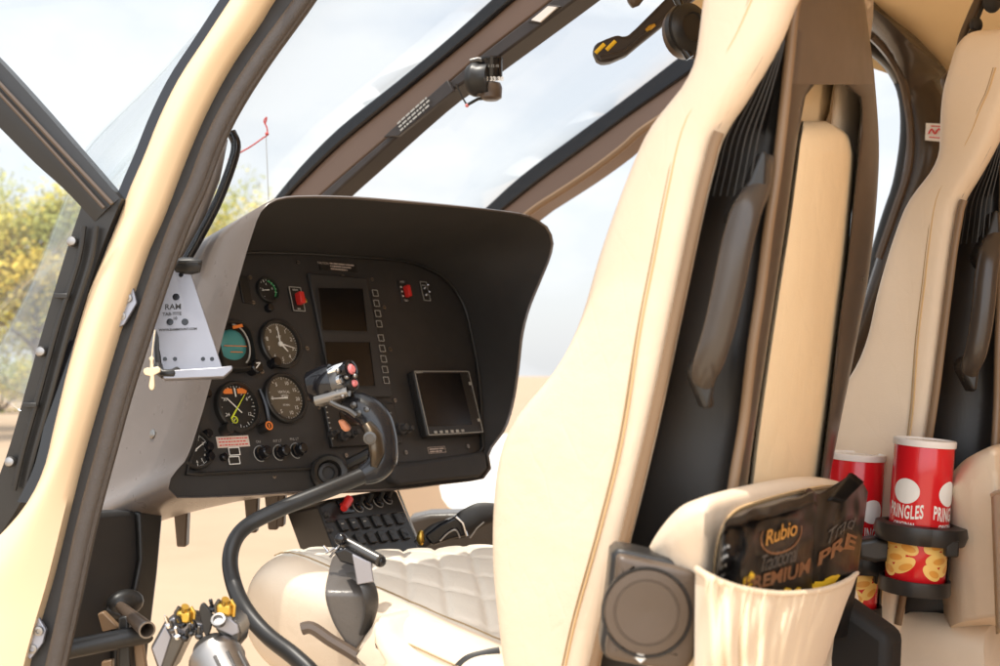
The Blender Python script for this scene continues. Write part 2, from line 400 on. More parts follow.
# ------------------------------------------------------------------ airframe
heli = thing('helicopter', 'cream helicopter cabin with black door frames and curved windscreen posts around the seats', 'helicopter', (1.6, .6, 0))
def band(name, Lp, Rp, m, parent, n=40, cols=7, d=1.45, bulge=.02, out=V((-.8, -.6, 0)), thick=.03, bev=0):
    """a curved strip of bodywork between two edges; d = distance along the view axis, a number or (px, py) -> number"""
    df = d if callable(d) else (lambda x, y: d)
    A = [at_d(x, y, df(x, y)) for x, y in smooth2(Lp, n)]; B = [at_d(x, y, df(x, y)) for x, y in smooth2(Rp, n)]
    rows = [[a.lerp(b, j/(cols-1)) + out*(bulge*math.sin(math.pi*j/(cols-1))) for j in range(cols)] for a, b in zip(A, B)]
    back = [[p - out*thick for p in r] for r in rows]
    g = MB(); rings = [rows[i] + back[i][::-1] for i in range(n)]
    g.loft(rings); return obj(name, g, m, parent, ang=50)
dp = lambda x, y: 1.42 + .09*(1-y/666)
pl_L = [(250,-30),(230,0),(204.5,39),(179,78),(159.6,117),(144,156),(130,188),(118.6,219),(103,258),(87.5,297),(71,356),(54.5,425),(44,468),(27,503),(0,535),(-40,572),(-90,598),(-95,640),(-95,720)]
pl_R = [(290,-30),(269,0),(257,20),(228,62.5),(204.5,105.5),(187,144.5),(173,180),(159.6,215),(144,250),(129,293),(115,332),(99,385),(79,454),(66,505),(55,550),(46,585),(35,622),(26,655),(18,690),(11,720)]
band('door_pillar', pl_L, pl_R, M['paint'], heli, 60, 11, dp, .016, V((-.8, -.6, 0)), .03)
band('pillar_edge', [(x-10, y-1) for x, y in pl_L[:14]], [(x+1, y) for x, y in pl_L[:14]], M['gloss'], heli, 40, 3, lambda x, y: dp(x, y)+.006, 0, thick=.02)
sealc = [(327,-35),(305,0),(263,58),(233,105),(213,145),(197,187),(177,232),(155,293),(138,345),(121,398),(105,456),(86,528),(69,608),(56,666),(46,710)]
jamb_R = [(x+3, y) for x, y in sealc]
band('door_jamb', [(x-4, y) for x, y in pl_R], jamb_R, M['black'], heli, 50, 3, lambda x, y: dp(x, y)+.02, 0, thick=.03)
g = MB(); path = smooth([at_d(x, y, dp(x, y)-.002) for x, y in sealc], 120); g.tube(path, .0125, 14)
seal = obj('door_seal', g, M['rubber'], heli)
g = MB(); g.tube([p + RX*.0095 - AX*.004 for p in path], .0045, 8); obj('seal_lip', g, M['rubber'], seal)
# front quarter window: strut, screw rail, pane
band('window_strut', [(-30,32),(0,62),(40,106),(80,152),(120,198)], [(-30,98),(0,128),(35,163),(65,190),(95,222)], M['softblack'], heli, 20, 5, 1.47, .004, thick=.03)
g = MB(); g.tube(smooth([at_d(x, y, 1.455) for x, y in ((-30,52),(0,84),(50,138),(112,204))], 30), .0026, 8, upv=RX); g.tube(smooth([at_d(x, y, 1.455) for x, y in ((-30,62),(0,94),(50,148),(104,208))], 30), .0022, 8)
obj('strut_trim', g, M['shell'], heli)
rl_L = [(82,205),(70,240),(50,305),(29,378),(9,448),(-12,505)]; rl_R = [(122,198),(101,250),(76,330),(56,395),(39,450),(22,500),(-8,545)]
rail = band('window_rail', rl_L, rl_R, M['softblack'], heli, 30, 5, 1.47, .0, thick=.03)
for off in (0, 12):
    g = MB(); g.tube(smooth([at_d(x+off, y, 1.46) for x, y in ((84,226),(78,262),(58,325),(38,398),(22,455),(14,490))], 40), .0035, 8); obj('rail_rib', g, M['softblack'], rail)
for px, py in ((73,242),(42,352),(11,462)):
    g = MB(); c = at_d(px, py, 1.462); n = V((-.75, -.65, .1)); g.lathe(c, n, [(.0065, 0), (.0068, .003), (.005, .0065), (.002, .0075)], 16); obj('screw', g, M['steel'], rail)
for px, py in ((62,296),(31,405)):
    g = MB(); c = at_d(px, py, 1.462); g.box(c, .018, .012, .006, RX, AX, UX); obj('rail_clip', g, M['softblack'], rail, bevel=.001)
g = MB(); rows = []
for i in range(9):
    t = i/8; rows.append([at_d(-160+ (400-200*t)*s, -60+640*t, 1.62+.10*math.sin(math.pi*s)) for s in [k/8 for k in range(9)]])
g.grid(rows); obj('quarter_window', g, M['pane'], heli, solid=.003)
g = MB(); g.tube(smooth([at_d(x, y, 1.74) for x, y in ((186,46),(150,85),(85,152),(62,205),(30,285),(-15,370))], 40), .003, 8)
obj('pane_edge', g, M['pane'], heli)
g = MB(); ea = smooth([at_d(x, y, 1.74) for x, y in ((186,46),(150,85),(85,152),(62,205),(30,285),(-15,370))], 24); eb = smooth([at_d(x, y, 1.66) for x, y in ((260,20),(235,80),(195,150),(150,220),(110,320),(60,430))], 24)
g.grid([[a.lerp(b_, t)+V((-.03*math.sin(math.pi*t), 0, 0)) for t in [k/6 for k in range(7)]] for a, b_ in zip(ea, eb)]); obj('bubble_window', g, M['bubble'], heli, solid=.003)
# hinge plates on the jamb
for poly in ([(131,282),(137,303),(124,325),(116,328),(116,312),(124,292)], [(38,617),(46,630),(43,643),(30,660),(25,655),(33,634)]):
    g = MB(); g.prism([at_d(x, y, dp(x, y)+.007) for x, y in poly], AX*.006)
    hp = obj('hinge_plate', g, M['alu'], heli, bevel=.0012)
    cx = sum(p[0] for p in poly)/6; cy = sum(p[1] for p in poly)/6
    for k in (-1, 1):
        g = MB(); g.lathe(at_d(cx-k*3, cy+k*9, dp(cx, cy)+.007), -AX, [(.0055, 0), (.0055, .0025), (.003, .003), (.0028, .001)], 14); obj('hinge_bolt', g, M['steel'], hp)
g = MB(); g.tube(smooth([at_d(x, y, 1.80) for x, y in ((231,132),(236,146),(230,170),(216,205),(196,243),(180,270))], 40), .0075, 10)
obj('windscreen_edge', g, M['gloss'], heli)
g = MB(); g.grid([[at_d(x, y, 1.82) for x, y in r] for r in (((215,140),(228,140)),((205,180),(220,180)),((188,225),(203,225)),((170,262),(185,262)))]); obj('edge_lining', g, M['hood'], heli, solid=.01)

def xprism(name, poly, x0, x1, m, parent, bevel=.004):
    g = MB(); g.prism([at_x(px, py, x0) for px, py in poly], V((x1-x0, 0, 0))); return obj(name, g, m, parent, bevel=bevel)
# centre and right windscreen posts
c1 = smooth2([(225,250),(262,212),(300,166),(340,126),(400,78),(450,36),(490,0),(535,-40)], 24); c2 = smooth2([(240,250),(275,208),(310,171),(345,138),(400,93),(450,52),(505,5),(550,-35)], 24)
c3 = smooth2([(282,232),(322,193),(360,160),(400,126),(440,90),(473,61),(545,5),(595,-35)], 24); c4 = smooth2([(295,235),(330,198),(365,166),(400,134),(440,99),(478,72),(575,0),(620,-35)], 24)
post = xprism('windscreen_post', c2 + c3[::-1], 1.66, 1.72, M['post'], heli)
xprism('post_gasket', c1 + c2[::-1], 1.65, 1.74, M['gloss'], post)
xprism('post_flange', c3 + c4[::-1], 1.648, 1.70, M['postdark'], post)
r1 = smooth2([(440,245),(478,214),(520,176),(575,135),(625,98),(685,52),(760,-5)], 24); r2 = smooth2([(455,248),(495,215),(540,179),(585,146),(630,113),(690,71),(770,12)], 24)
r3 = smooth2([(490,250),(530,214),(560,194),(590,174),(622,150),(645,130),(700,95),(790,40)], 24)
post = xprism('windscreen_post', r2 + r3[::-1], 2.43, 2.50, M['post'], heli)
xprism('post_gasket', r1 + r2[::-1], 2.42, 2.52, M['gloss'], post)
g = MB(); g.tube([at_x(x, y, 2.425) for x, y in smooth2([(495,245),(530,212),(560,192),(590,172),(622,148),(645,128),(700,93)], 30)], .009, 8); obj('post_highlight', g, M['shell_tan'], post)  # tan tube put in as the highlight along the post's lower edge
# label strip, light and plate on the centre post
g = MB(); q = [at_x(x, y, 1.640) for x, y in ((383,137),(447,80),(453,91),(398,136))]; g.prism(q, V((.008, 0, 0))); ls = obj('label_strip', g, M['postdark'], heli, bevel=.001)
ctr = (q[0]+q[1]+q[2]+q[3])/4; tr = (q[1]-q[0]).normalized(); tu = V((1,0,0)).cross(tr).normalized(); tu = tu if tu.z > 0 else -tu
g = MB(); rnd = random.Random(5)
for row in range(3):
    x = -.055
    while x < .03:
        l = .004+rnd.random()*.008; y = .008-.008*row
        g.prism([ctr+tr*a+tu*b+V((-.0046, 0, 0)) for a, b in ((x, y), (x+l, y), (x+l, y+.0035), (x, y+.0035))], V((.0006, 0, 0))); x += l+.003
obj('label_lines', g, M['dim'], ls)
g = MB(); g.prism([at_x(x, y, 1.645) for x, y in ((527,22),(548,4),(561,6),(540,24))], V((.01, 0, 0))); lp = obj('reading_light', g, M['postdark'], heli, bevel=.002)
g = MB(); g.prism([at_x(x, y, 1.642) for x, y in ((531,20),(548,6),(557,7),(540,22))], V((.006, 0, 0))); obj('light_lens', g, M['lid'], lp)
# windscreen panes
def pane(pts, name):
    g = MB(); g.grid(pts); obj(name, g, M['pane'], heli, solid=.004)
cl = [at_x(x, y, 1.69) for x, y in c1[::3]]; rr_ = [at_x(x, y, 2.46) for x, y in r1[::3]]
pane([[a.lerp(b, t)+V((0, .12*math.sin(math.pi*t), .05*math.sin(math.pi*t))) for t in [k/8 for k in range(9)]] for a, b in zip(cl, rr_)], 'windscreen_pane')
ll = [V((.98+.10*i/7, 1.95-.85*i/7, 1.55+.6*i/7)) for i in range(8)]
pane([[a.lerp(b, t)+V((0, .10*math.sin(math.pi*t), .05*math.sin(math.pi*t))) for t in [k/8 for k in range(9)]] for a, b in zip(ll, cl)], 'windscreen_pane')
# right rear door frame
fi = smooth2([(845,28),(866,42),(880,52),(893,67),(903,87),(907,112),(906,145),(899,185),(889,215),(876,258),(858,318),(842,368),(830,410)], 40)
fo = smooth2([(840,-20),(862,0),(885,17),(905,37),(922,56),(932,78),(945,105),(953,135),(950,165),(938,198),(922,235),(905,275),(886,322),(866,365),(850,412)], 40)
g = MB(); fx = lambda y: 2.46-.38*max(0, min(1.3, (75-y)/75)); A = [at_x(x, y, fx(y)) for x, y in fi]; B = [at_x(x, y, fx(y)) for x, y in fo]
g.loft([[a.lerp(b, t)+V((-.05*(1-abs(2*t-1)**2.2), 0, 0)) for t in [k/8 for k in range(9)]] + [b+V((.14, 0, 0)), a+V((.14, 0, 0))] for a, b in zip(A, B)])
rf = obj('rear_door_frame', g, M['arch'], heli, ang=60)
g = MB(); g.tube([a+V((.01, 0, 0)) for a in A], .018, 10); obj('door_gasket', g, M['softblack'], rf)
g = MB(); g.tube([a.lerp(b, .33)+V((-.046, 0, 0)) for a, b in zip(A, B)][4:26], .009, 8); obj('frame_highlight', g, M['shell'], rf)  # lighter tube stands in for the highlight on the curved frame
sp = [at_x(x, y, 2.395) for x, y in ((926,123),(947,124),(946,142),(925,140))]
g = MB(); g.prism(sp, V((.004, 0, 0))); st = obj('sticker', g, M['white'], rf)
sc = (sp[0]+sp[2])/2; sr = (sp[1]-sp[0]).normalized(); su = (sp[0]-sp[3]).normalized()
g = MB(); g.tube(smooth([sc+sr*x+su*y+V((-.003,0,0)) for x, y in ((-.014,-.004),(-.008,.006),(-.001,-.003),(.006,.007),(.013,.001))], 24), .0016, 6)
g.tube([sc+sr*x+su*y+V((-.003,0,0)) for x, y in ((-.012,-.010),(.012,-.011))], .001, 6)
g.tube([sc+sr*x+su*y+V((-.003,0,0)) for x, y in ((-.010,.012),(.010,.012))], .001, 6); obj('sticker_print', g, M['redplastic'], st)
# roof, side walls, floor, tail bulkhead
g = MB(); g.loft([[V((x, y, z)) for x, z in ((.93, 2.10), (1.0, 2.16), (1.3, 2.185), (1.8, 2.20), (2.3, 2.185), (2.56, 2.14), (2.6, 2.2), (1.8, 2.28), (.9, 2.2))] for y in (-1.6, -.8, 0, .5, .95)] + [[V((.93+(x-.93)*.42, 1.15, z+.04)) for x, z in ((.93, 2.10), (1.0, 2.16), (1.3, 2.185), (1.8, 2.20), (2.3, 2.185), (2.56, 2.14), (2.6, 2.2), (1.8, 2.28), (.9, 2.2))]])
rf = obj('roof', g, M['headliner'], heli, ang=50)
g = MB(); g.prism([at_x(x, y, 2.62) for x, y in ((925,66),(1040,44),(1040,170),(930,200))], V((.02, 0, 0))); g2 = obj('rear_side_lining', g, M['headliner'], heli)
g = MB(); g.tube([at_x(x, y, 2.60) for x, y in ((926,62),(960,53),(1010,46))], .008, 8); obj('headliner_seam', g, M['stitch'], heli)
g = MB(); g.box((2.66, -.45, 1.6), .03, 2.3, 1.3); obj('rear_side_wall', g, M['lining'], heli)
g = MB(); g.box((2.60, .75, .93), .06, 3.0, .34); obj('right_sill', g, M['softblack'], heli, bevel=.01)
g = MB(); g.box((1.74, .12, .80), 1.74, 3.5, .06); obj('cabin_floor', g, M['lining'], heli, bevel=.01)
g = MB(); g.box((1.75, -1.62, 1.5), 1.75, .04, 1.4); obj('tail_bulkhead', g, M['lining'], heli)
g = MB(); g.box((.87, .25, .90), .05, 2.0, .26); obj('door_sill', g, M['paint'], heli, bevel=.015)
g = MB(); g.box((1.74, .3, .62), 1.5, 3.0, .3); obj('belly', g, M['paint'], heli, bevel=.08, seg=4)
# nose: bulkhead on the far side and the dark footwell wall
nb = [at_y(x, y, 2.2) for x, y in ((388,470),(440,470),(440.5,488),(443,498),(449,506),(458,511),(472,514),(440,516),(400,524),(388,515))]
g = MB(); g.prism(nb, V((0, .04, 0))); obj('nose_bulkhead', g, M['lining'], heli, bevel=.006)
fd = lambda x, y: 1.62 + (x-75)/85*.22
for nm, poly, m in (('footwell_wall', ((70,516),(104,513),(139,511),(140,560),(138,596),(120,612),(116,730),(30,730)), 'liner'), ('footwell_column', ((139,511),(163,508),(163,520),(158,575),(153,616),(150,640),(140,730),(112,730),(117,612),(134,598),(141,560)), 'softblack')):
    g = MB(); q = [at_d(x, y, fd(x, y)-(.02 if 'col' in nm else 0)) for x, y in poly]; g.prism(q, V((.0, .05, 0))); obj(nm, g, M[m], heli, bevel=.006)

# ------------------------------------------------------------------ instrument panel
T = R(17.4); PN = Plane(at_d(280, 344, 1.97), V((1,0,0)), V((0, math.sin(T), math.cos(T))))
panel = thing('instrument_panel', 'black helicopter instrument panel of round gauges and screens under a deep taupe glare hood', 'instrument panel', PN.at(300, 470))
def pc(px, py): return PN.loc(PN.at(px, py))
t2 = R(12); p0 = PN.at(330, 480); RP_ = Plane(p0, V((1,0,0)), V((0, -math.sin(t2), math.cos(t2))))
def segs(parts, n):
    out = []
    for p, k in zip(parts, n):
        s = smooth2(p, k+1); out += s[:-1]
    return out
NS = (26, 30, 26, 26)
rim = segs([[(168,488),(172,474),(186,458),(198,425),(207,395),(217,358),(227,320),(237,285),(247,250),(256,222)],
            [(256,222),(264,208),(280,200),(305,198),(350,199),(400,203),(450,207),(500,212),(528,217),(545,227)],
            [(545,227),(551,240),(549,256),(539,281),(528,308),(521,335),(517,370),(512,402),(504,428),(491,446),(487,455)],
            [(487,455),(489,470),(481,478),(440,483),(397,488),(350,490),(300,491),(240,495),(185,497),(172,495),(168,488)]], NS)
face = segs([[(186,474),(196,440),(203,400),(208,360),(213,300),(219,262)],
             [(219,262),(226,254),(245,252),(300,253),(350,256),(390,259)],
             [(390,259),(415,263),(446,279),(464,306),(473,341),(478,369),(481,400),(482,430),(483,448)],
             [(483,448),(479,455),(440,460),(400,464),(300,469),(240,472),(200,474),(186,474)]], NS)
RIM = [RP_.at(x, y) for x, y in rim]; FACE = [PN.at(x, y) for x, y in face]
ctr = sum(RIM, V())/len(RIM)
OUT = [p + (p-ctr).normalized()*.005 for p in RIM]
zb = min(p.z for p in RIM)
sst = lambda v: (lambda t: t*t*(3-2*t))(max(0, min(1, v)))
FWD = [V((ctr.x+(p.x-ctr.x)*(.99 if p.x < ctr.x else 1.16), p.y+.32, zb-.03-.075*max(0, min(1, 1-(p.x-1.10)/.20))+(p.z-zb)*(.79+.19*max(0, min(1, 1-(p.x-1.10)/.20))))) for p in OUT]
FWD = [p+V((0,0,.08*sst((p.x-1.13)/.16)*max(0, min(1, (p.z-zb)/.25)))) for p in FWD]
MID = [a.lerp(b, .5)+V((0,0,.012*max(0, min(1, (a.z-zb)/.2)))) for a, b in zip(OUT, FWD)]
g = MB(); g.loft([RIM, [a.lerp(b, .5)+V((0,-.004,0)) for a, b in zip(RIM, OUT)], OUT, [a.lerp(b, .5) for a, b in zip(OUT, MID)], MID, [a.lerp(b, .5) for a, b in zip(MID, FWD)], FWD], False, True)
hood_o = obj('glare_hood', g, M['hood'], panel, ang=60)
g = MB(); g.loft([[p+V((0,.001,0)) for p in RIM]] + [[a.lerp(b, t) for a, b in zip(RIM, FACE)] for t in (.15, .35, .6, .85)] + [FACE, [p-PN.n*.02 for p in FACE]], False, False)
obj('hood_liner', g, M['liner'], panel, ang=50)
g = MB(); g.tube([PN.at(x, y, .002) for x, y in face], .003, 8, closed=True); obj('face_gasket', g, M['softblack'], panel)
g = MB(); g.prism([p-PN.n*.004 for p in FACE], -PN.n*.012); obj('panel_face', g, M['black'], panel, bevel=.002)
# seat for everything on the face: the face's front surface is PN offset -.004
F0 = -.004
# hood rivet, vents under the belly, hanging brackets
from mathutils.bvhtree import BVHTree
def hit(o, px, py):
    me = o.data; o0 = base_of(o); t = BVHTree.FromPolygons([v.co+o0 for v in me.vertices], [list(p.vertices) for p in me.polygons]); r = ray(px, py).normalized(); p, n, i, d = t.ray_cast(CAM, r)
    return (p, n if n.dot(r) < 0 else -n) if p is not None else (None, None)
hp_, hn_ = hit(hood_o, 153, 434)
if hp_ is not None:
    g = MB(); g.lathe(hp_, hn_, [(.007, -.001), (.0072, .0015), (.005, .003), (.002, .0035)], 18); obj('hood_rivet', g, M['steel'], panel)
for px, py, l in ((182,514,32),(252,500,32),(273,505,24),(279,496,30)):
    g = MB(); a = at_d(px, py-14, 2.02); b = at_d(px+1, py+l, 2.03)
    g.loft([[c+RX*(sx*wd)+AX*(sy*.012) for sx, sy in ((-1,-1),(1,-1),(1,1),(-1,1))] for c, wd in ((a, .013), (b, .008))]); obj('hanging_bracket', g, M['shell'], panel, bevel=.003)
for q in ((160,505,198,499),(205,500,240,494)):
    g = MB(); g.tube([at_d(q[0], q[1], 1.90), at_d(q[2], q[3], 1.90)], .003, 6); obj('belly_slot', g, M['gloss'], panel)
# storage recess under the left half
g = MB(); g.prism([RP_.at(x, y, -.05) for x, y in ((168,476),(172,488),(182,493),(288,486),(297,474),(298,468))], V((0,.10,0))); obj('storage_recess', g, M['gloss'], panel, bevel=.004)
g = MB(); g.prism([PN.at(x, y, .012) for x, y in ((393,466),(486,452),(488,469),(481,477),(440,481),(400,486),(393,480))], V((0,.08,0))); obj('lower_box', g, M['liner'], panel, bevel=.006)

def scribble(g, a, b, w_, h, off):
    """a line of print too small to read: short marks of uneven length"""
    rnd = random.Random(int(abs(a*1e5)+abs(b*1e4))); x = 0
    while x < w_:
        l = min(w_-x, h*(.35+rnd.random()*.8)); g.bar(PN, a+x, b, a+x+l, b, h*(.75+.25*rnd.random()), .0003, off); x += l+h*(.25 if rnd.random() > .2 else .7)
def screw(px, py, r=.0038, parent=None):
    a, b = pc(px, py); g = MB(); g.disc(PN, a, b, r, F0, 12, .0025); o = obj('panel_screw', g, M['steel'], parent or panel)
    s = MB(); s.bar(PN, a-r*.7, b, a+r*.7, b, .0009, .0004, F0+.0025); obj('screw_slot', s, M['gloss'], o)
for q in ((299,262),(263,371),(308,348),(391,349),(396,400),(251,277),(254,302),(320,407),(347,455),(407,452),(469,446),(237,270),(344,276),(312,275),(373,279),(375,398),(310,398),(209,435),(275,476),(182,470)):
    screw(*q)
def gauge(name, px, py, r, case, dialm, depth=.008, square=False):
    a, b = pc(px, py); g = MB()
    g.lathe(PN.pt(a, b, F0), PN.n, [(r*1.16, 0), (r*1.16, depth*.8), (r*1.10, depth), (r*1.0, depth), (r*.97, depth*.45)], 40, True, False, ref=PN.r)
    o = obj(name, g, M[case], panel, ang=30); d = MB(); d.disc(PN, a, b, r*.985, F0+.001, 40, depth*.3); obj('dial', d, M[dialm], o)
    return o, a, b, F0+.001+depth*.3
def ticks(o, a, b, r, off, n, a0=0, a1=360, l=.1, w=.0009, m='white', every=1, l2=.18):
    g = MB()
    for i in range(n):
        t = R(a0+(a1-a0)*i/(n if abs(a1-a0) == 360 else n-1)); ll = l2 if i % every == 0 else l
        g.bar(PN, a+math.sin(t)*r*(1-ll), b+math.cos(t)*r*(1-ll), a+math.sin(t)*r*.96, b+math.cos(t)*r*.96, w, .0003, off)
    return obj('scale_ticks', g, M[m], o, sm=False)
def digits(o, a, b, r, off, items, size, m='white'):
    g = MB()
    for txt, deg in items:
        t = R(deg); cx, cy = a+math.sin(t)*r, b+math.cos(t)*r
        g.text(txt, size, lambda x, y: PN.pt(cx+x, cy+y, off+.0004))
    return obj('numerals', g, M[m], o, sm=False)
def needle(o, a, b, off, deg, l, w, m='white', tail=.15):
    t = R(deg); g = MB(); dx, dy = math.sin(t), math.cos(t)
    tip = (a+dx*l, b+dy*l); bs = (a-dx*l*tail, b-dy*l*tail); q = (-dy*w/2, dx*w/2)
    g.prism([PN.pt(x, y, off+.001) for x, y in ((bs[0]-q[0], bs[1]-q[1]), (tip[0]-q[0]*.3, tip[1]-q[1]*.3), (tip[0]+q[0]*.3, tip[1]+q[1]*.3), (bs[0]+q[0], bs[1]+q[1]))], PN.n*.0008)
    return obj('needle', g, M[m], o, sm=False)
# small green arc gauge
o, a, b, f = gauge('small_gauge', 268, 290, .0195, 'softblack', 'dialblack')
ticks(o, a, b, .0195, f, 13, -140, 100, .14, .001, every=3, l2=.26); digits(o, a, b, .0105, f, (('2', -90), ('4', -10), ('6', 70)), .0042); needle(o, a, b, f, -95, .014, .0016)
g = MB()
for i in range(20):
    t0, t1 = R(10+i*6), R(10+(i+1)*6); r = .0165
    g.bar(PN, a+math.sin(t0)*r, b+math.cos(t0)*r, a+math.sin(t1)*r, b+math.cos(t1)*r, .0018, .0004, f)
obj('green_arc', g, M['green'], o, sm=False)
a, b = pc(269, 308); g = MB(); g.lathe(PN.pt(a, b, F0), PN.n, [(.007, 0), (.007, .008), (.0055, .01)], 20); obj('gauge_knob', g, M['gloss'], panel)
# guarded red switch in a white outlined box
a, b = pc(297, 299); g = MB(); g.pbox(PN, a, b, .027, .044, .004, F0); sw = obj('guarded_switch', g, M['softblack'], panel, bevel=.001)
g = MB(); g.frame(PN, a, b, .0255, .0425, .0012, .0006, F0+.004); scribble(g, a-.006, b+.0165, .012, .003, F0+.004); scribble(g, a-.003, b-.0175, .006, .003, F0+.004); obj('switch_marking', g, M['dim'], sw, sm=False)
g = MB(); g.pbox(PN, a+.001, b-.001, .011, .021, .014, F0+.004); obj('red_guard', g, M['redplastic'], sw, bevel=.002)
g = MB(); g.lathe(PN.pt(a+.014, b-.003, F0+.004), PN.n, [(.0045, 0), (.0045, .004), (.0015, .005)], 14); obj('guard_pivot', g, M['gold'], sw)
# attitude indicator
a, b = pc(233, 347); g = MB(); q = []
for k in range(48):
    t = 2*math.pi*k/48; c, s = math.cos(t), math.sin(t); q.append((a+.038*(abs(c)**.6)*(1 if c >= 0 else -1), b+.042*(abs(s)**.6)*(1 if s >= 0 else -1)))
g.loft([[PN.pt(a+(x-a)*sc, b+(y-b)*sc, F0+h) for x, y in q] for sc, h in ((1, 0), (1, .012), (.94, .016), (.86, .016), (.82, .006))], True, True)
ai = obj('attitude_indicator', g, M['softblack'], panel)
g = MB(); g.ball(PN.pt(a-.004, b-.002, F0+.002), .030, 24, (1, .42, 1)); obj('attitude_ball', g, M['teal'], ai)
g = MB()
for yy, ww in ((-.012, .012), (-.002, .022), (.008, .010)): g.bar(PN, a-.004-ww, b+yy, a-.004+ww, b+yy, .0012, .0006, F0+.0148)
obj('pitch_lines', g, M['orange'], ai, sm=False)
g = MB(); g.bar(PN, a-.004, b+.028, a+.016, b+.032, .005, .0012, F0+.0165); obj('warning_flag', g, M['orange'], ai, sm=False)
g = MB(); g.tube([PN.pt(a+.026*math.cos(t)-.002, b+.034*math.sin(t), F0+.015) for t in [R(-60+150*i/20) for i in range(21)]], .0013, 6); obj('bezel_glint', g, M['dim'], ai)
g = MB(); g.lathe(PN.pt(a+.030, b-.036, F0), PN.n, [(.011, 0), (.011, .018), (.009, .020)], 18); kn = obj('cage_knob', g, M['gloss'], ai)
g = MB(); g.bar(PN, a+.024, b-.040, a+.034, b-.031, .0018, .0006, F0+.0202); g.bar(PN, a+.026, b-.032, a+.034, b-.031, .0018, .0006, F0+.0203); obj('knob_arrow', g, M['white'], kn, sm=False)
# altimeter
o, a, b, f = gauge('altimeter', 280, 344, .0365, 'softblack', 'dial', .010)
ticks(o, a, b, .0365, f, 50, 0, 360, .08, .0007, every=5, l2=.15)
digits(o, a, b, .0265, f, [(str(i), 36*i) for i in range(10)], .0068); g = MB(); g.text('ALT', .0045, lambda x, y: PN.pt(a+x, b+.012+y, f+.0004)); obj('dial_word', g, M['white'], o, sm=False)
needle(o, a, b, f, 0, .030, .003); needle(o, a, b, f+.001, 105, .030, .0026); needle(o, a, b, f+.0015, 140, .018, .0044)
g = MB(); g.lathe(PN.pt(a, b, f), PN.n, [(.004, 0), (.004, .003), (.0025, .0035)], 16); obj('needle_hub', g, M['white'], o)
g = MB(); g.lathe(PN.pt(a-.024, b-.034, F0), PN.n, [(.0085, 0), (.0085, .016), (.007, .018)], 18); obj('setting_knob', g, M['gloss'], o)
# vertical speed
o, a, b, f = gauge('vertical_speed_gauge', 285, 398, .0365, 'softblack', 'dial', .010)
ticks(o, a, b, .0365, f, 40, 0, 360, .08, .0007, every=4, l2=.16)
digits(o, a, b, .026, f, (('0', -90), ('5', -30), ('10', 20), ('15', 60), ('20', 95), ('15', 130), ('10', 165), ('5', -150)), .0062)
g = MB(); g.text('VERTICAL', .004, lambda x, y: PN.pt(a+x, b+.010+y, f+.0004)); g.text('SPEED', .004, lambda x, y: PN.pt(a+x, b+.0035+y, f+.0004)); g.text('FT/MIN', .0032, lambda x, y: PN.pt(a+x, b-.012+y, f+.0004)); obj('dial_word', g, M['white'], o, sm=False)
needle(o, a, b, f, -92, .030, .0028)
# engine / course gauge with orange flags
o, a, b, f = gauge('course_gauge', 237, 407, .0355, 'softblack', 'dialblack', .012)
ticks(o, a, b, .0355, f, 36, 0, 360, .10, .0009, every=3, l2=.2)
digits(o, a, b, .0245, f, (('3', 30), ('6', 60), ('12', 120), ('21', 210), ('24', 240), ('30', 300)), .0055)
for sx in (-1, 1):
    g = MB(); g.prism([PN.pt(a+sx*x, b+y, f+.0006) for x, y in ((.005, .021), (.021, .021), (.024, .026), (.014, .030), (.005, .029))], PN.n*.001); obj('warning_flag', g, M['orange'], o, sm=False)
needle(o, a, b, f+.001, 42, .026, .003, 'lime', 1.0)
g = MB(); g.bar(PN, a-.018, b+.014, a+.006, b-.010, .0016, .0006, f+.0012); g.bar(PN, a, b+.016, a, b+.030, .002, .0008, f+.001); obj('course_bars', g, M['white'], o, sm=False)
g = MB(); g.ring(PN, a-.011, b-.021, .006, .0045, .001, 16, f+.0015); g.bar(PN, a-.014, b-.023, a-.008, b-.019, .0012, .0006, f+.002); obj('flag_dot', g, M['lime'], o, sm=False)
g = MB(); g.tube([PN.pt(a+.044+.006*math.sin(R(6*i)), b+.026-.0024*i, F0+.012) for i in range(24)], .0035, 8); obj('gauge_side_arm', g, M['gloss'], o)
for sx, m in ((-.032, 'softblack'), (.042, 'softblack')):
    g = MB(); g.lathe(PN.pt(a+sx, b-.036, F0), PN.n, [(.0085, 0), (.0085, .018), (.0075, .02)], 18); kn = obj('gauge_knob', g, M[m], o)
    if sx > 0:
        g = MB(); g.ring(PN, a+sx, b-.036, .0072, .0050, .0008, 20, F0+.020); g.bar(PN, a+sx, b-.039, a+sx, b-.033, .0018, .0008, F0+.020); obj('knob_mark', g, M['orange'], kn, sm=False)
# clock half behind the hood edge
o, a, b, f = gauge('panel_clock', 195, 450, .026, 'softblack', 'dialblack', .010)
ticks(o, a, b, .026, f, 60, 0, 360, .08, .0008, every=5, l2=.2); digits(o, a, b, .018, f, [(str(i), 30*i) for i in range(1, 13)], .0045); needle(o, a, b, f, 60, .022, .002); needle(o, a, b, f, -30, .015, .003)
for px, py in ((207,434),(208,447),(209,457),(206,394)):
    a, b = pc(px, py); g = MB(); g.lathe(PN.pt(a, b, F0), PN.n, [(.007, 0), (.007, .010), (.0055, .012)], 16); obj('selector_knob', g, M['gloss'], panel)
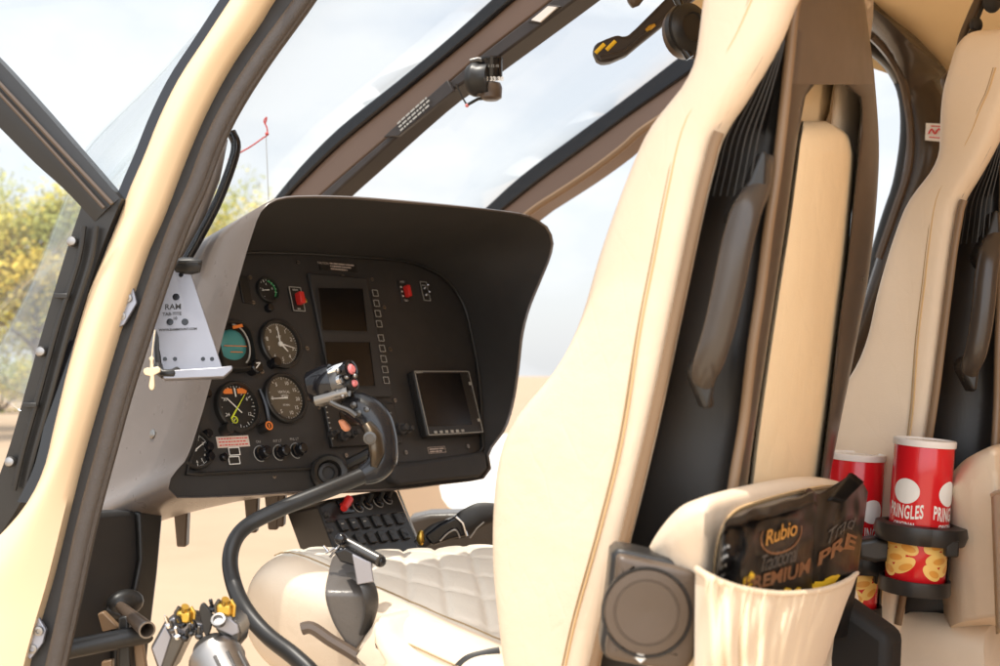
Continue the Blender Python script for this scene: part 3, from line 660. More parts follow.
# white placard with small print and two white outlined lights
a, b = pc(234.5, 441); g = MB(); g.pbox(PN, a, b, .061, .0175, .001, F0); pl = obj('paper_placard', g, M['placard'], panel)
g = MB(); rnd = random.Random(3)
for row in range(3):
    x = -.027
    while x < .024:
        l = .002+rnd.random()*.004; g.bar(PN, a+x, b+.005-.005*row, a+x+l, b+.005-.005*row, .0018, .0002, F0+.001); x += l+.0014
obj('placard_print', g, M['redplastic'], pl, sm=False)
for py in (451, 460):
    a, b = pc(235, py); g = MB(); g.pbox(PN, a, b, .020, .0115, .002, F0); o = obj('annunciator_light', g, M['softblack'], panel)
    g = MB(); g.frame(PN, a, b, .020, .0115, .0013, .0006, F0+.002); obj('light_outline', g, M['white'], o, sm=False)
g = MB(); a, b = pc(224, 457); g.lathe(PN.pt(a, b, F0), PN.n, [(.006, 0), (.006, .008), (.004, .010)], 14); obj('push_button', g, M['gloss'], panel)
for px, py, wd in ((262,453,'ON'),(281,452,'INT LT'),(298,450,'PNL LT')):
    a, b = pc(px, py); g = MB(); g.lathe(PN.pt(a, b, F0), PN.n, [(.0115, 0), (.0115, .006), (.009, .007), (.0085, .018), (.0065, .020)], 20); kn = obj('dimmer_knob', g, M['gloss'], panel)
    g = MB(); g.tube([PN.pt(a+.0125*math.cos(R(t)), b+.0125*math.sin(R(t)), F0+.0004) for t in range(70, 290, 12)], .0007, 5); g.text(wd, .0042, lambda x, y: PN.pt(a+x, b+.019+y, F0+.0005)); obj('knob_scale', g, M['dim'], kn, sm=False)
# blank cover plate by the hood edge
a, b = pc(246, 289); g = MB(); g.pbox(PN, a, b, .020, .048, .003, F0); obj('cover_plate', g, M['softblack'], panel, bevel=.001)
# double engine display
a, b = pc(345, 336); x0, y0 = pc(307, 273); x1, y1 = pc(392, 397)
g = MB(); g.pbox(PN, (x0+x1)/2, (y0+y1)/2, x1-x0, abs(y1-y0), .007, F0); vd = obj('double_display', g, M['bezel'], panel, bevel=.004, seg=3)
fb = F0+.007
def quad(pts, off): return [PN.at(x, y, off) for x, y in pts]
for qd in ([(318.3,288),(362.8,288.5),(367.2,331.5),(323,330)], [(325,342),(369.8,342.2),(375,386),(330,385.5)]):
    g = MB(); g.prism(quad(qd, fb), PN.n*.0008); o = obj('display_screen', g, M['screen'], vd)
    cxp = sum(p[0] for p in qd)/4; cyp = sum(p[1] for p in qd)/4; big = [(cxp+(x-cxp)*1.06, cyp+(y-cyp)*1.06) for x, y in qd]
    g = MB(); g.loft([quad(qd, fb+.0002), quad(qd, fb+.002), quad(big, fb+.002), quad(big, fb+.0002)], False, False); obj('screen_surround', g, M['black'], o, sm=False)
kA, kB = pc(373.5, 294), pc(384.5, 381)
for i in range(9):
    t = (i + (.35 if i > 3 else 0))/8.35; xx = kA[0]+(kB[0]-kA[0])*t; yy = kA[1]+(kB[1]-kA[1])*t
    g = MB(); g.pbox(PN, xx, yy, .0125, .0115, .0018, fb); k = obj('display_key', g, M['softblack'], vd, bevel=.0008)
    g = MB(); g.frame(PN, xx, yy, .0127, .0117, .0010, .0005, fb+.0017); obj('key_outline', g, M['dim'], k, sm=False)
# caution placard above the displays
a, b = pc(338, 266); ex = pc(366, 267)[0]-pc(311, 265)[0]
g = MB(); g.pbox(PN, a+.004, b, .092, .018, .001, F0); pl = obj('caution_placard', g, M['softblack'], panel)
g = MB(); g.text('CAUTION', .0042, lambda x, y: PN.pt(a-.032+x, b+.004+y, F0+.0012))
for k in range(3): scribble(g, a-.016, b+.0052-.0052*k, .060-.010*k, .0028, F0+.001)
obj('placard_print', g, M['placard'], pl, sm=False)
# two small switches
a, b = pc(404.5, 291); g = MB(); g.pbox(PN, a, b, .022, .044, .003, F0); o = obj('hydraulic_switch', g, M['softblack'], panel, bevel=.001)
g = MB(); g.pbox(PN, a+.003, b-.002, .009, .022, .012, F0+.003); obj('red_guard', g, M['redplastic'], o, bevel=.0015)
g = MB(); g.text('HYD', .0042, lambda x, y: PN.pt(a+x, b+.018+y, F0+.0035)); g.text('TEST', .0036, lambda x, y: PN.pt(a+x, b-.019+y, F0+.0035))
for yy in (.008, -.001, -.010): g.bar(PN, a-.008, b+yy, a-.004, b+yy, .003, .0004, F0+.003)
obj('switch_marking', g, M['white'], o, sm=False)
a, b = pc(425.5, 291); g = MB(); g.pbox(PN, a, b, .019, .040, .003, F0); o = obj('toggle_switch', g, M['softblack'], panel, bevel=.001)
g = MB(); g.frame(PN, a, b, .018, .038, .001, .0005, F0+.003); g.bar(PN, a-.006, b+.012, a+.006, b+.012, .0015, .0005, F0+.003); obj('switch_marking', g, M['dim'], o, sm=False)
for yy in (.006, -.008):
    g = MB(); g.lathe(PN.pt(a, b+yy, F0+.003), (PN.n+PN.u*.3), [(.004, 0), (.004, .002), (.002, .0025), (.0028, .012), (.002, .013)], 12); obj('toggle', g, M['chrome'], o)
for px, py, tx in ((385,307,''),(391,349,'')):
    screw(px, py, .004)
# satellite navigator on the right
a0, b0 = pc(406, 371); a1, b1 = pc(479, 437); cx, cy = (a0+a1)/2, (b0+b1)/2; W_, H_ = abs(a1-a0)*.98, abs(b1-b0)*.96
g = MB(); g.pbox(PN, cx, cy, W_, H_, .020, F0); nav = obj('navigation_display', g, M['softblack'], panel, bevel=.005, seg=3)
g = MB(); g.frame(PN, cx, cy, W_-.006, H_-.006, .0012, .0008, F0+.0198); obj('case_edge', g, M['dim'], nav, sm=False)
g = MB(); g.pbox(PN, cx-.012, cy+.006, W_*.77, H_*.80, .0015, F0+.0195); obj('display_screen', g, M['screen'], nav)
for i in range(6):
    g = MB(); g.pbox(PN, cx-W_*.36+i*W_*.095, cy-H_*.44, .0075, .005, .0015, F0+.0198); obj('display_key', g, M['dim'], nav, bevel=.0006)
for i in range(8):
    g = MB(); g.pbox(PN, cx+W_*.45, cy+H_*(.40-.115*i), .006, .006, .0015, F0+.0198); obj('display_key', g, M['dim' if i in (1, 6) else 'bezel'], nav, bevel=.0006)
g = MB(); scribble(g, cx-W_*.46, cy+H_*.455, .018, .0028, F0+.0199); obj('display_mark', g, M['dim'], nav, sm=False)
# radio below the displays
a0, b0 = pc(322, 405); a1, b1 = pc(401, 444); cx, cy = (a0+a1)/2, (b0+b1)/2; W_, H_ = abs(a1-a0), abs(b1-b0)*.98
g = MB(); g.pbox(PN, cx, cy, W_, H_, .009, F0); rd = obj('radio', g, M['softblack'], panel, bevel=.002)
g = MB(); g.pbox(PN, cx-.022, cy+.010, .062, .024, .0012, F0+.009); obj('radio_window', g, M['screen'], rd)
for r_ in range(3):
    for c_ in range(3):
        g = MB(); g.pbox(PN, cx+W_*.26+c_*.0115, cy+.018-.009*r_, .008, .0055, .0025, F0+.009); k = obj('radio_key', g, M['bezel'], rd, bevel=.0006)
        g = MB(); g.bar(PN, cx+W_*.26+c_*.0115-.002, cy+.018-.009*r_, cx+W_*.26+c_*.0115+.002, cy+.018-.009*r_, .0012, .0003, F0+.0115); obj('key_mark', g, M['dim'], k, sm=False)
for px, py, r in ((340,437,.0095),(350,435,.007),(398,430,.011),(404,431,.0075),(329,435,.006)):
    a, b = pc(px, py); g = MB(); g.lathe(PN.pt(a, b, F0+.006), PN.n, [(r, 0), (r*.97, .010), (r*.6, .011), (r*.58, .020), (r*.5, .021)], 20); obj('radio_knob', g, M['bezel'], rd)
g = MB()
for i in range(7): g.bar(PN, cx-W_*.49, cy-H_*.3+i*.009, cx-W_*.47, cy-H_*.3+i*.009, .002, .0004, F0+.009)
obj('radio_marks', g, M['dim'], rd, sm=False)
a, b = pc(438, 449.5); g = MB(); g.pbox(PN, a, b, .046, .011, .001, F0); pl = obj('lower_placard', g, M['softblack'], panel)
g = MB(); g.frame(PN, a, b, .046, .011, .0006, .0003, F0+.001)
for k in range(2): scribble(g, a-.019, b+.002-.0045*k, .038-.006*k, .0024, F0+.001)
obj('placard_print', g, M['placard'], pl, sm=False)
# swivelling air vent under the radio
vc = at_d(330, 472, 1.93); vn = V((-.45, -.85, .2)).normalized()
g = MB(); g.lathe(vc-vn*.02, vn, [(.024, -.02), (.030, 0), (.030, .016), (.026, .020), (.020, .018), (.017, .002)], 28); av = obj('air_vent', g, M['softblack'], panel)
g = MB(); g.lathe(vc-vn*.02, vn, [(.0165, .003), (.0165, .010), (.011, .012), (.010, .004)], 24); obj('vent_nozzle', g, M['bezel'], av)
for (q0, q1) in (((315,470),(296,488)), ((348,464),(372,452))):
    g = MB(); g.tube([at_d(q0[0], q0[1], 1.98), at_d(q1[0], q1[1], 1.98)], .009, 8); obj('vent_duct', g, M['softblack'], av)

# ------------------------------------------------------------------ seats
SEAT_X = 1.0
SP = Plane(V((1.07, .559, 1.48)), V((.35, .042, 0)), V((0, -.139, .99)))     # rear face of the shell, normal to the back
if SP.n.y > 0: SP.n = -SP.n
XP = Plane(V((SEAT_X, .6, 1.5)), V((0, -1, 0)), V((0, 0, 1)))                 # left flank, normal towards the open door
def flat_ring(pts3, n): return pts3
def inset2(poly, o):
    """move a closed 2D outline inward by o"""
    n = len(poly); ar = sum(poly[i-1][0]*poly[i][1]-poly[i][0]*poly[i-1][1] for i in range(n)); sg = 1 if ar > 0 else -1; out = []
    for i in range(n):
        a, b, c = poly[i-1], poly[i], poly[(i+1) % n]
        t = V((c[0]-a[0], c[1]-a[1], 0)); t = t.normalized() if t.length > 1e-9 else V((1,0,0)); out.append((b[0]-t.y*o*sg, b[1]+t.x*o*sg))
    return out
def cushion(g, poly, to3, depth, rnd_, bulge=.004, steps=5):
    """upholstered slab: closed 2D outline, soft rounded rims on both faces. to3(a, b, h) with h = 0 (front) to depth"""
    def rims(h0, sgn):
        rs = []
        for k in range(steps+1):
            t = k/steps*math.pi/2; rs.append((rnd_*(1-math.cos(t)), h0 + sgn*rnd_*(1-math.sin(t))))
        rs = [(rnd_*(1-math.sin(k/steps*math.pi/2)), h0+sgn*rnd_*(1-math.cos(k/steps*math.pi/2))) for k in range(steps+1)]
        return rs
    f = rims(0, 1); prof = [(rnd_*2.6, -bulge), (rnd_*1.7, -bulge*.75)] + f + [(i, h) for i, h in rims(depth, -1)][::-1] + [(rnd_*1.7, depth+bulge*.75), (rnd_*2.6, depth+bulge)]
    g.loft([[to3(x, y, h) for x, y in inset2(poly, i)] for i, h in prof]); return g
seat = thing('pilot_seat', 'large cream leather seat nearest the camera, its rear pocket stuffed with snack bags', 'seat', V((1.22, .75, .83)), 'cabin seats')
# --- left flank traced on its own plane
def ylev(path, n=200):
    P_ = smooth2(path, n); P_.sort(key=lambda p: p[1])
    def f(y):
        if y <= P_[0][1]: return P_[0][0]
        for a, b in zip(P_, P_[1:]):
            if a[1] <= y <= b[1]: return a[0]+(b[0]-a[0])*(y-a[1])/max(1e-9, b[1]-a[1])
        return P_[-1][0]
    return f
def body(A, B, y0, y1, P, th, rnd_, bulge=.004, rows=60, nc=18, ends=(True, True), mm=.00095):
    """padded or moulded strip between two measured edges. P(px, py, h): point h metres below the outer surface; rims rounded"""
    fa, fb_ = ylev(A), ylev(B); rings = []; g = MB()
    def drop(d): return rnd_-math.sqrt(max(0, rnd_**2-max(0, rnd_-d)**2)) if d < rnd_ else 0
    for i in range(rows):
        t = (1-math.cos(math.pi*i/(rows-1)))/2 if all(ends) else i/(rows-1)
        y = y0+(y1-y0)*t; xa, xb = fa(y), fb_(y); w_ = (P(xa, y, 0)-P(xb, y, 0)).length
        e = min((y-y0)*mm if ends[0] else 9, (y1-y)*mm if ends[1] else 9); fr, bk = [], []
        for k in range(nc):
            s_ = (1-math.cos(math.pi*k/(nc-1)))/2; x = xa+(xb-xa)*s_; d = min(min(s_, 1-s_)*w_, e); h = drop(d); bb = bulge*min(1, 4*s_*(1-s_))*min(1, e/.03)
            fr.append(P(x, y, h-bb)); bk.append(P(x, y, th-h*.98))
        rings.append(fr+bk[::-1])
    g.loft(rings); return g
flF = [(775,-124),(745,-116),(727,-98),(716,-70),(704,-35),(697,0),(692,40),(688,62),(676,86),(655,112),(640,134),(624,170),(607,215),(592,260),(577,312),(562,348),(543,378),(520,405),(503,430),(492,465),(487,515),(487,570),(492,620),(500,680),(512,740),(530,800),(560,890)]
flB = [(805,-124),(815,-105),(814,-70),(798,-25),(785,0),(768,42),(740,90),(713,132),(703,165),(692,210),(673,300),(652,400),(631,490),(606,590),(588,666),(576,740),(572,800),(580,890)]
def xloc(px, py): return XP.loc(at_x(px, py, SEAT_X))
def behind(p, m=.028):
    d = (p-SP.o).dot(SP.n)
    return p - SP.n*(d+m) if d > -m else p
def flank_at(dx, front=0.0, clamp=True):
    def P(px, py, h):
        p = at_x(px, py, SEAT_X); p = p + V((dx+h, -front, 0))
        return behind(p) if clamp and p.x > SEAT_X+.05 else p
    return P
obj('side_bolster', body(flF, flB, -122, 880, flank_at(0), .036, .017, .006, 110, 24), M['leather'], seat, ang=75)
def inner_at(px, py, h):
    xa, xb = fA(py), fB(py); s_ = (px-xa)/max(1, xb-xa); p = at_x(xa+(xb-xa)*(.03+.62*s_), py, SEAT_X); return behind(p+V((.032+h, 0, 0)), .05)
fA, fB = ylev(flF), ylev(flB)
obj('bolster_core', body(flF, flB, -110, 870, inner_at, .088, .012, .0, 60, 14), M['leather'], seat, ang=75)
def mirror_at(px, py, h): p = at_x(px, py, SEAT_X); return behind(p + V((.42-h, 0, 0)))
obj('side_bolster', body(flF, flB, -122, 870, mirror_at, .12, .020, .006, 80, 20), M['leather'], seat, ang=75)
fA, fB = ylev(flF), ylev(flB)
def mid_at(px, py, h):
    xa, xb = fA(py), fB(py); s_ = (px-xa)/max(1, xb-xa); p = at_x(xa+(xb-xa)*(.22+.78*s_), py, SEAT_X); return behind(p+V((.115+h, 0, 0)), .04)
obj('backrest_pad', body(flF, flB, -118, 870, mid_at, .19, .012, .0, 70, 16), M['leather2'], seat, ang=75)
F2 = [xloc(*p) for p in smooth2(flF[4:], 70)]
# piping and seams lie on the flank
fe = smooth2(flF[4:], 90)
for dx_, m, r in ((7.5, 'stitch', .0009), (10.5, 'piping', .0012)):
    g = MB(); q = []
    for i, (x, y) in enumerate(fe):
        p0_, p1_ = fe[max(0, i-1)], fe[min(89, i+1)]; t_ = V((p1_[0]-p0_[0], p1_[1]-p0_[1], 0)).normalized(); q.append((x+t_.y*dx_, y-t_.x*dx_))
    g.tube([at_x(x, y, SEAT_X)+V((.0052 if m == 'stitch' else .0035, 0, 0)) for x, y in q[3:-3]], r+.001, 6); obj('flank_seam', g, M[m], seat)
sm_ = smooth2([(778,-60),(765,-25),(752,0),(734,40),(707,85),(683,128),(668,190),(655,255),(640,330),(622,440),(600,530),(575,620),(560,690)], 60)
for d_, m, r in ((0, 'stitch', .0010), (3, 'piping', .0013)):
    g = MB(); g.tube([XP.pt(*xloc(x+d_, y), .0048) for x, y in sm_], r, 6); obj('flank_seam', g, M[m], seat)
# --- shell: rear frame with an opening
so_ = smooth2([(812,-60),(800,-10),(796,3),(790,60),(784,110),(777,170),(769,224),(761,290),(752,350),(744,420),(734,480),(722,560),(708,640),(700,720)], 40)
sr_ = smooth2([(858,-60),(864,0),(871,48),(876,95),(879,150),(876,210),(868,280),(856,345),(845,400),(835,450),(822,520),(808,600),(792,720)], 40)
op = [(806,90),(810,84),(822,85),(845,90),(857,95),(861,103),(858,150),(853,200),(847,260),(839,320),(830,400),(821,470),(812,540),(806,600),(735,600),(745,510),(752,450),(764,370),(776,290),(786,224),(796,150),(802,115)]
opl = smooth2([(735,600),(745,510),(752,450),(764,370),(776,290),(786,224),(796,150),(802,115),(806,92)], 40)[::-1]
opr = smooth2([(806,600),(812,540),(821,470),(830,400),(839,320),(847,260),(853,200),(858,150),(861,106),(860,98)], 40)[::-1]
s3 = lambda px, py, off=0: SP.at(px, py, off)
def lerp2(a, b, t): return (a[0]+(b[0]-a[0])*t, a[1]+(b[1]-a[1])*t)
def clipy(path, y0, y1): return [p for p in path if y0 <= p[1] <= y1]
def slab(name, A, B, m, off, th, y0, y1, rnd_=.008, bulge=0.0, ends=(False, False), rows=60):
    return obj(name, body(A, B, y0, y1, lambda px, py, h: s3(px, py, off-h), th, rnd_, bulge, rows, 14, ends), M[m], seat, ang=70)
so_ = [(822,-112),(812,-60),(800,-10)] + so_[4:]; sr_ = [(845,-112),(856,-60)] + sr_[6:]
slab('shell_top', so_, sr_, 'shell', .0015, .045, -112, 84.5, .010, .004, (True, False))
colL = [(816,83.5),(810,86),(807,90)] + opl[1:] + [(728,660),(720,730)]; colR = [(842,83.5),(850,88),(856,93)] + opr + [(798,660),(790,730)]
slab('shell_column', so_, colL, 'column', .0015, .05, 84, 800, .008, .002)
slab('shell_column', colR, sr_, 'column', .0015, .05, 84, 800, .008, .002)
# pads seen through the opening
obj('headrest_pad', body([(795,70),(797,100),(795,136)], [(856,70),(862,100),(858,136)], 70, 136, lambda px, py, h: s3(px, py, -.05-h), .04, .012, .006, 30), M['leather2'], seat, ang=75)
ipA = [(803,121),(797,140),(794,160),(786,220),(775,290),(763,370),(752,450),(744,520),(735,600)]; ipB = [(825,121),(846,133),(853,147),(855,165),(850,230),(843,300),(833,380),(823,460),(812,540),(800,600)]
obj('insert_pad', body(ipA, ipB, 121, 600, lambda px, py, h: s3(px, py, -.010-h), .05, .018, .008, 80), M['leather2'], seat, ang=75)
g = MB(); g.prism([s3(x, y, -.075) for x, y in ((830,90),(864,95),(858,200),(840,210))], -SP.n*.004); obj('mesh_lining', g, M['carbon'], seat)
# --- flank recess between bolster and column, with the grab handle
fb = smooth2([(790,-25),(770,42),(743,90),(716,132),(706,165),(695,210),(676,300),(655,400),(634,490),(609,590),(591,666),(577,720)], 50)
fcol = [p for p in smooth2([(806,-20),(796,3),(790,60),(785,110),(778,170),(770,224),(762,290),(753,350),(745,420),(735,480),(723,560),(709,640),(700,720)], 50)]
g = MB(); rings = []
lf_, lc_ = ylev(fb), ylev(fcol)
for yy in [-18+738*i/59 for i in range(60)]:
    a, b = (lf_(yy), yy), (lc_(yy), yy)
    p, q = at_x(*a, SEAT_X+.008), s3(*b, -.004); inw = V((.72, .55, 0))
    rings.append([p, p.lerp(q, .06)+inw*.014, p.lerp(q, .2)+inw*.028, p.lerp(q, .5)+inw*.032, p.lerp(q, .8)+inw*.028, p.lerp(q, .94)+inw*.014, q])
g.grid(rings); obj('flank_recess', g, M['carbon'], seat, solid=.008, ang=60)
g = MB(); g.tube([at_x(x, y, SEAT_X+.002) for x, y in [(a+3, b) for a, b in fb if b > 128]], .0055, 10, flat=.8); obj('shell_trim', g, M['shell_tan'], seat)
g = MB(); g.tube([s3(x-1, y, .000) for x, y in fcol], .0055, 10); obj('shell_trim', g, M['shell_tan'], seat)
ft = clipy(fcol, 20, 330)
for q_ in (.2, .29, .38, .47, .56, .65):
    g = MB(); g.tube([at_x(lf_(y)+(lc_(y)-lf_(y))*q_, y, SEAT_X+.026) for y in range(40, 205, 12)], .0008, 6); obj('recess_rib', g, M['softblack'], seat)
dh = 1.150
hpath = smooth([at_d(x, y, d) for x, y, d in ((768,158,dh+.02),(763,172,dh+.005),(757,190,dh-.01),(746,212,dh-.028),(737,245,dh-.032),(729,285,dh-.032),(720,325,dh-.03),(711,355,dh-.026),(704,375,dh-.012),(704,392,dh+.004),(708,404,dh+.02))], 44)
g = MB(); g.tube(hpath, [.006, .010, .013, .0145, .0150, .0150, .0148, .0145, .014, .010, .006], 16, flat=.8, upv=RX); gh = obj('grab_handle', g, M['arch'], seat, ang=80)
for q, d_ in (([(762,150),(768,153),(766,185),(757,205),(752,232),(736,232),(729,216),(734,203),(750,180)], dh-.018), ([(694,362),(717,350),(718,374),(711,406),(705,411),(699,396),(690,374)], dh-.012)):
    g = MB(); g.prism([at_d(x, y, d_) for x, y in q], AX*.035); obj('handle_mount', g, M['softblack'], gh, bevel=.005, seg=3)
# --- speaker box low on the flank
SBn = V((-.80, -.60, -.02)).normalized(); sbo = at_d(652, 612, 1.045); SB = Plane(sbo, V((.60, -.80, 0)), V((0, 0, 1)))
if SB.n.dot(AX) > 0: SB.n = -SB.n
bp = smooth2([(620,556),(655,563),(690,571),(697,577),(699,588),(697,640),(692,662),(680,672),(640,666),(612,660),(606,653),(608,635),(614,590),(617,562)], 60, True)
bl = [SB.loc(SB.at(x, y)) for x, y in bp]
g = MB(); cushion(g, bl, lambda a, b, h: SB.pt(a, b, -h), .05, .006, .0005); spk = obj('speaker_box', g, M['shell'], seat, ang=50)
g = MB(); cushion(g, inset2(bl, -.004), lambda a, b, h: SB.pt(a, b, -.017-h), .055, .006, .0); obj('speaker_rim', g, M['softblack'], spk, ang=50)
ca, cb = SB.loc(SB.at(646.5, 612))
g = MB(); g.ring(SB, ca, cb, .0395, .0375, .002, 48, .0002); obj('grille_groove', g, M['gloss'], spk)
g = MB(); g.lathe(SB.pt(ca, cb, .0006), SB.n, [(.037, 0), (.036, .0022), (.029, .0026), (.0285, .0016), (.027, .0016), (.0265, .0028), (.010, .0022), (.0, .0018)], 48); obj('grille', g, M['shell'], spk)
aa, ab = SB.loc(SB.at(640.5, 657)); g = MB(); g.prism([SB.pt(aa+x, ab+y, .0012) for x, y in ((-.003, .005), (.003, .005), (.003, 0), (.0055, 0), (0, -.005), (-.0055, 0), (-.003, 0))], SB.n*.0006); obj('arrow_mark', g, M['white'], spk, sm=False)
# --- rear pocket
def rear(px, py, off):
    """the seat back's rear skin, turning the corner on to the flank"""
    if px >= 706: return s3(px, py, off)
    p = s3(706, py, off); q = at_x(px, py, p.x); k = (706-px)/66
    return q + V((.012*k*k, 0, 0))
pkA = [(700,497),(684,501),(668,507),(655,517),(647,530),(642,548),(640,580),(640,640),(640,730)]; pkB = [(838,477),(850,482),(860,490),(866,502),(867,520),(862,560),(850,620),(838,690),(830,730)]
pkT = [(639,562),(641,553),(650,538),(665,520),(681,506),(700,498),(719,492),(748,485),(785,478),(815,477),(840,482),(858,490),(868,500)]
def pk_top(x):
    P_ = sorted(smooth2(pkT, 80))
    for a, b in zip(P_, P_[1:]):
        if a[0] <= x <= b[0]: return a[1]+(b[1]-a[1])*(x-a[0])/max(1e-9, b[0]-a[0])
    return P_[-1][1]
# rows run down from the curved top edge; the rim rolls forward
g = MB(); rings = []; nx = 60
xs = [641+226*(1-math.cos(math.pi*i/(nx-1)))/2 for i in range(nx)]
for j in range(40):
    t = j/39; fr, bk = [], []
    for i, x in enumerate(xs):
        yt = pk_top(x); y = yt+(735-yt)*t; sh = -12*t*max(0, (x-641)/226)**1.5*3
        d = min((y-yt)*.00095, (x-641)*.0010+.0005, (867-x)*.0013+.0005); h = .014-math.sqrt(max(0, .014**2-max(0, .014-d)**2)) if d < .014 else 0
        fr.append(rear(x+sh, y, .035-h+.003*min(1, d/.03))); bk.append(rear(x+sh, y, -.004+h*.5))
    rings.append(fr+bk[::-1])
g.loft(rings); obj('pocket_pad', g, M['leather'], seat, ang=75)
tr = smooth2([(713,590),(715,560),(721,532),(733,515),(752,506),(790,495),(830,488),(858,494)], 40)
for d_, r, m in ((0, .001, 'stitch'), (2.5, .0012, 'piping')):
    g = MB(); g.tube([rear(x, y-d_, .0382) for x, y in tr], r, 6); obj('pocket_seam', g, M[m], seat)
nu, nv = 150, 40; topc = smooth2([(697,569),(704,574),(722,583),(745,590),(775,594),(805,593),(830,588),(848,580),(857,573)], nu); botc = smooth2([(694,760),(735,765),(765,765),(788,760)], nu)
rows = []
for j in range(nv):
    t = j/(nv-1); row = []
    for i in range(nu):
        s = i/(nu-1); x, y = lerp2(topc[i], botc[i], t)
        env = (4*s*(1-s))**.45; bul = .041 + env*(.054+.018*math.sin(min(1, t*1.1)*math.pi*.6))
        q = noise.noise(V((s*8+1.6*t, t*1.6, 3)))*.55 + noise.noise(V((s*17-2.4*t, t*2.6, 9)))*.45
        fold = .0125*q*(1-.35*t)*env*(.35+.65*min(1, t*5)) + .0020*noise.noise(V((s*60, t*3, 5)))*max(0, 1-t*3)
        row.append(rear(x, y, bul+fold))
    rows.append(row)
g = MB(); g.grid(rows); pkt = obj('rear_pocket', g, M['fabric'], seat, solid=.003, offset=0, ang=80)
g = MB(); g.tube(rows[0], .0030, 8); obj('pocket_hem', g, M['fabric'], pkt)
# --- squab: quilted cushion, left roll, front roll
def yfront(x): return 1.262 + (x-1.02)*.40
nY, nC = 60, 72
def squab_pt(u, v):
    """u: 0 back .. 1 front, v: angle round the section"""
    y0 = .60; hw = .215; xc = 1.225
    e = 1.0; fr = max(0, (u-.88)/.12); rs = math.sqrt(max(0, 1-fr*fr))
    ca, sa = math.cos(v), math.sin(v); p = 4.2
    rr = (abs(ca)**p + abs(sa)**p)**(-1/p)
    x = xc + hw*ca*rr*(.93+.07*rs); yy = y0 + (yfront(x)-y0)*(u if u < .88 else .88+.12*math.sin(fr*math.pi/2))
    frz = math.cos(fr*math.pi/2)
    kx = min(1, max(0, (x-1.08)/.28)); zt = (1.207 + (yy-.90)*.19)*(1-kx) + (1.252 - .85*max(0, yy-1.10)**2)*kx
    hh = .085; z = zt - hh + hh*sa*rr*(.30+.70*frz**.7)
    if sa > 0:
        side = abs(x-xc)/hw
        z += .012*max(0, (side-.55)/.45)**1.2*(1-fr) - .006*(1-side)*(1-fr)
        if side < .74:
            a, b = x-xc, yy
            def gr(c, sp): q = abs((c/sp+.5) % 1-.5)*sp; return math.exp(-(q/.0032)**2)
            e1, e2 = gr((a-b)*.707, .046), gr((a*.97+b*.24), .080)
            pq = abs(math.sin(math.pi*(a-b)*.707/.046)*math.sin(math.pi*(a*.97+b*.24)/.080))**.5
            z += (.0035*pq - .0036*max(e1, e2))*min(1, (.74-side)/.06)*(1-fr)
    return V((x, yy, z))
top = MB(); nV = 300; vs = [2*math.pi*k/nV for k in range(nV)]; us = [i/239 for i in range(240)]
rings = [[squab_pt(u, v) for v in vs] for u in us]
top.loft(rings)
for k, f in enumerate(top.f):
    c_ = sum((top.v[i] for i in f), V())/len(f); n_ = (top.v[f[1]]-top.v[f[0]]).cross(top.v[f[2]]-top.v[f[0]])
    top.m[k] = 0 if len(f) == 4 and abs(c_.x-1.225) < .165 and abs(n_.normalized().z) > .55 and c_.z > 1.16 else 1
sq = obj('squab', top, [M['quilt'], M['leather']], seat, ang=80)
def squab_line(v, u0, u1, n=40): return [squab_pt(u0+(u1-u0)*i/(n-1), v) for i in range(n)]
# seam along the left roll
g = MB(); g.tube([p+V((-.001, 0, .001)) for p in squab_line(R(152), .2, .70)], .0011, 6); obj('squab_seam', g, M['stitch'], sq)
g = MB(); g.tube([p+V((-.001, 0, .001)) for p in squab_line(R(128), .2, .95)], .0009, 6); obj('squab_seam', g, M['stitch'], sq)
# side skirt below the squab, base and rails
sk = smooth2([(346,690),(352,664),(362,640),(374,622),(383,616),(396,640),(420,660),(450,672),(520,690),(540,760),(340,760)], 60, True)
g = MB(); cushion(g, [XP.loc(at_x(x, y, 1.0)) for x, y in sk], lambda a, b, h: XP.pt(a, b, .012-h), .10, .02, .004); obj('seat_side_cover', g, M['leather'], seat, ang=70)
g = MB(); g.prism([V((1.355, y, z)) for y, z in ((.55, .84), (.90, .84), (.88, 1.19), (.60, 1.24), (.53, 1.20))], V((.05, 0, 0))); obj('shell_skirt', g, M['deepblack'], seat, bevel=.012, seg=3)
g = MB(); g.box((1.225, .92, 1.02), .36, .52, .20); obj('seat_base', g, M['softblack'], seat, bevel=.02)
for x in (1.08, 1.37):
    g = MB(); g.box((x, .92, .88), .04, .66, .07); obj('seat_rail', g, M['darkmetal'], seat, bevel=.004)
g = MB(); g.tube(smooth([at_d(x, y, 1.40) for x, y in ((302,629),(312,628),(330,640),(350,652),(368,664))], 24), .0075, 8); obj('seat_lever', g, M['shell'], seat)
g = MB(); g.tube(smooth([at_d(x, y, 1.335) for x, y in ((455,672),(468,660),(485,655),(500,652))], 16), .006, 8, flat=.5); obj('seat_strap', g, M['webbing'], seat)

# the second seat is the same model, one place further to the right
seat2 = copy_tree(seat, None, ('speaker_box',))
seat2.location = seat.location + V((.675, -.115, -.005)); seat2.rotation_euler = (-R(6), 0, -.054); seat2.name = 'passenger_seat'
tag(seat2, 'cream leather seat behind the red snack tubes at the right edge of the photo', 'seat', 'cabin seats')

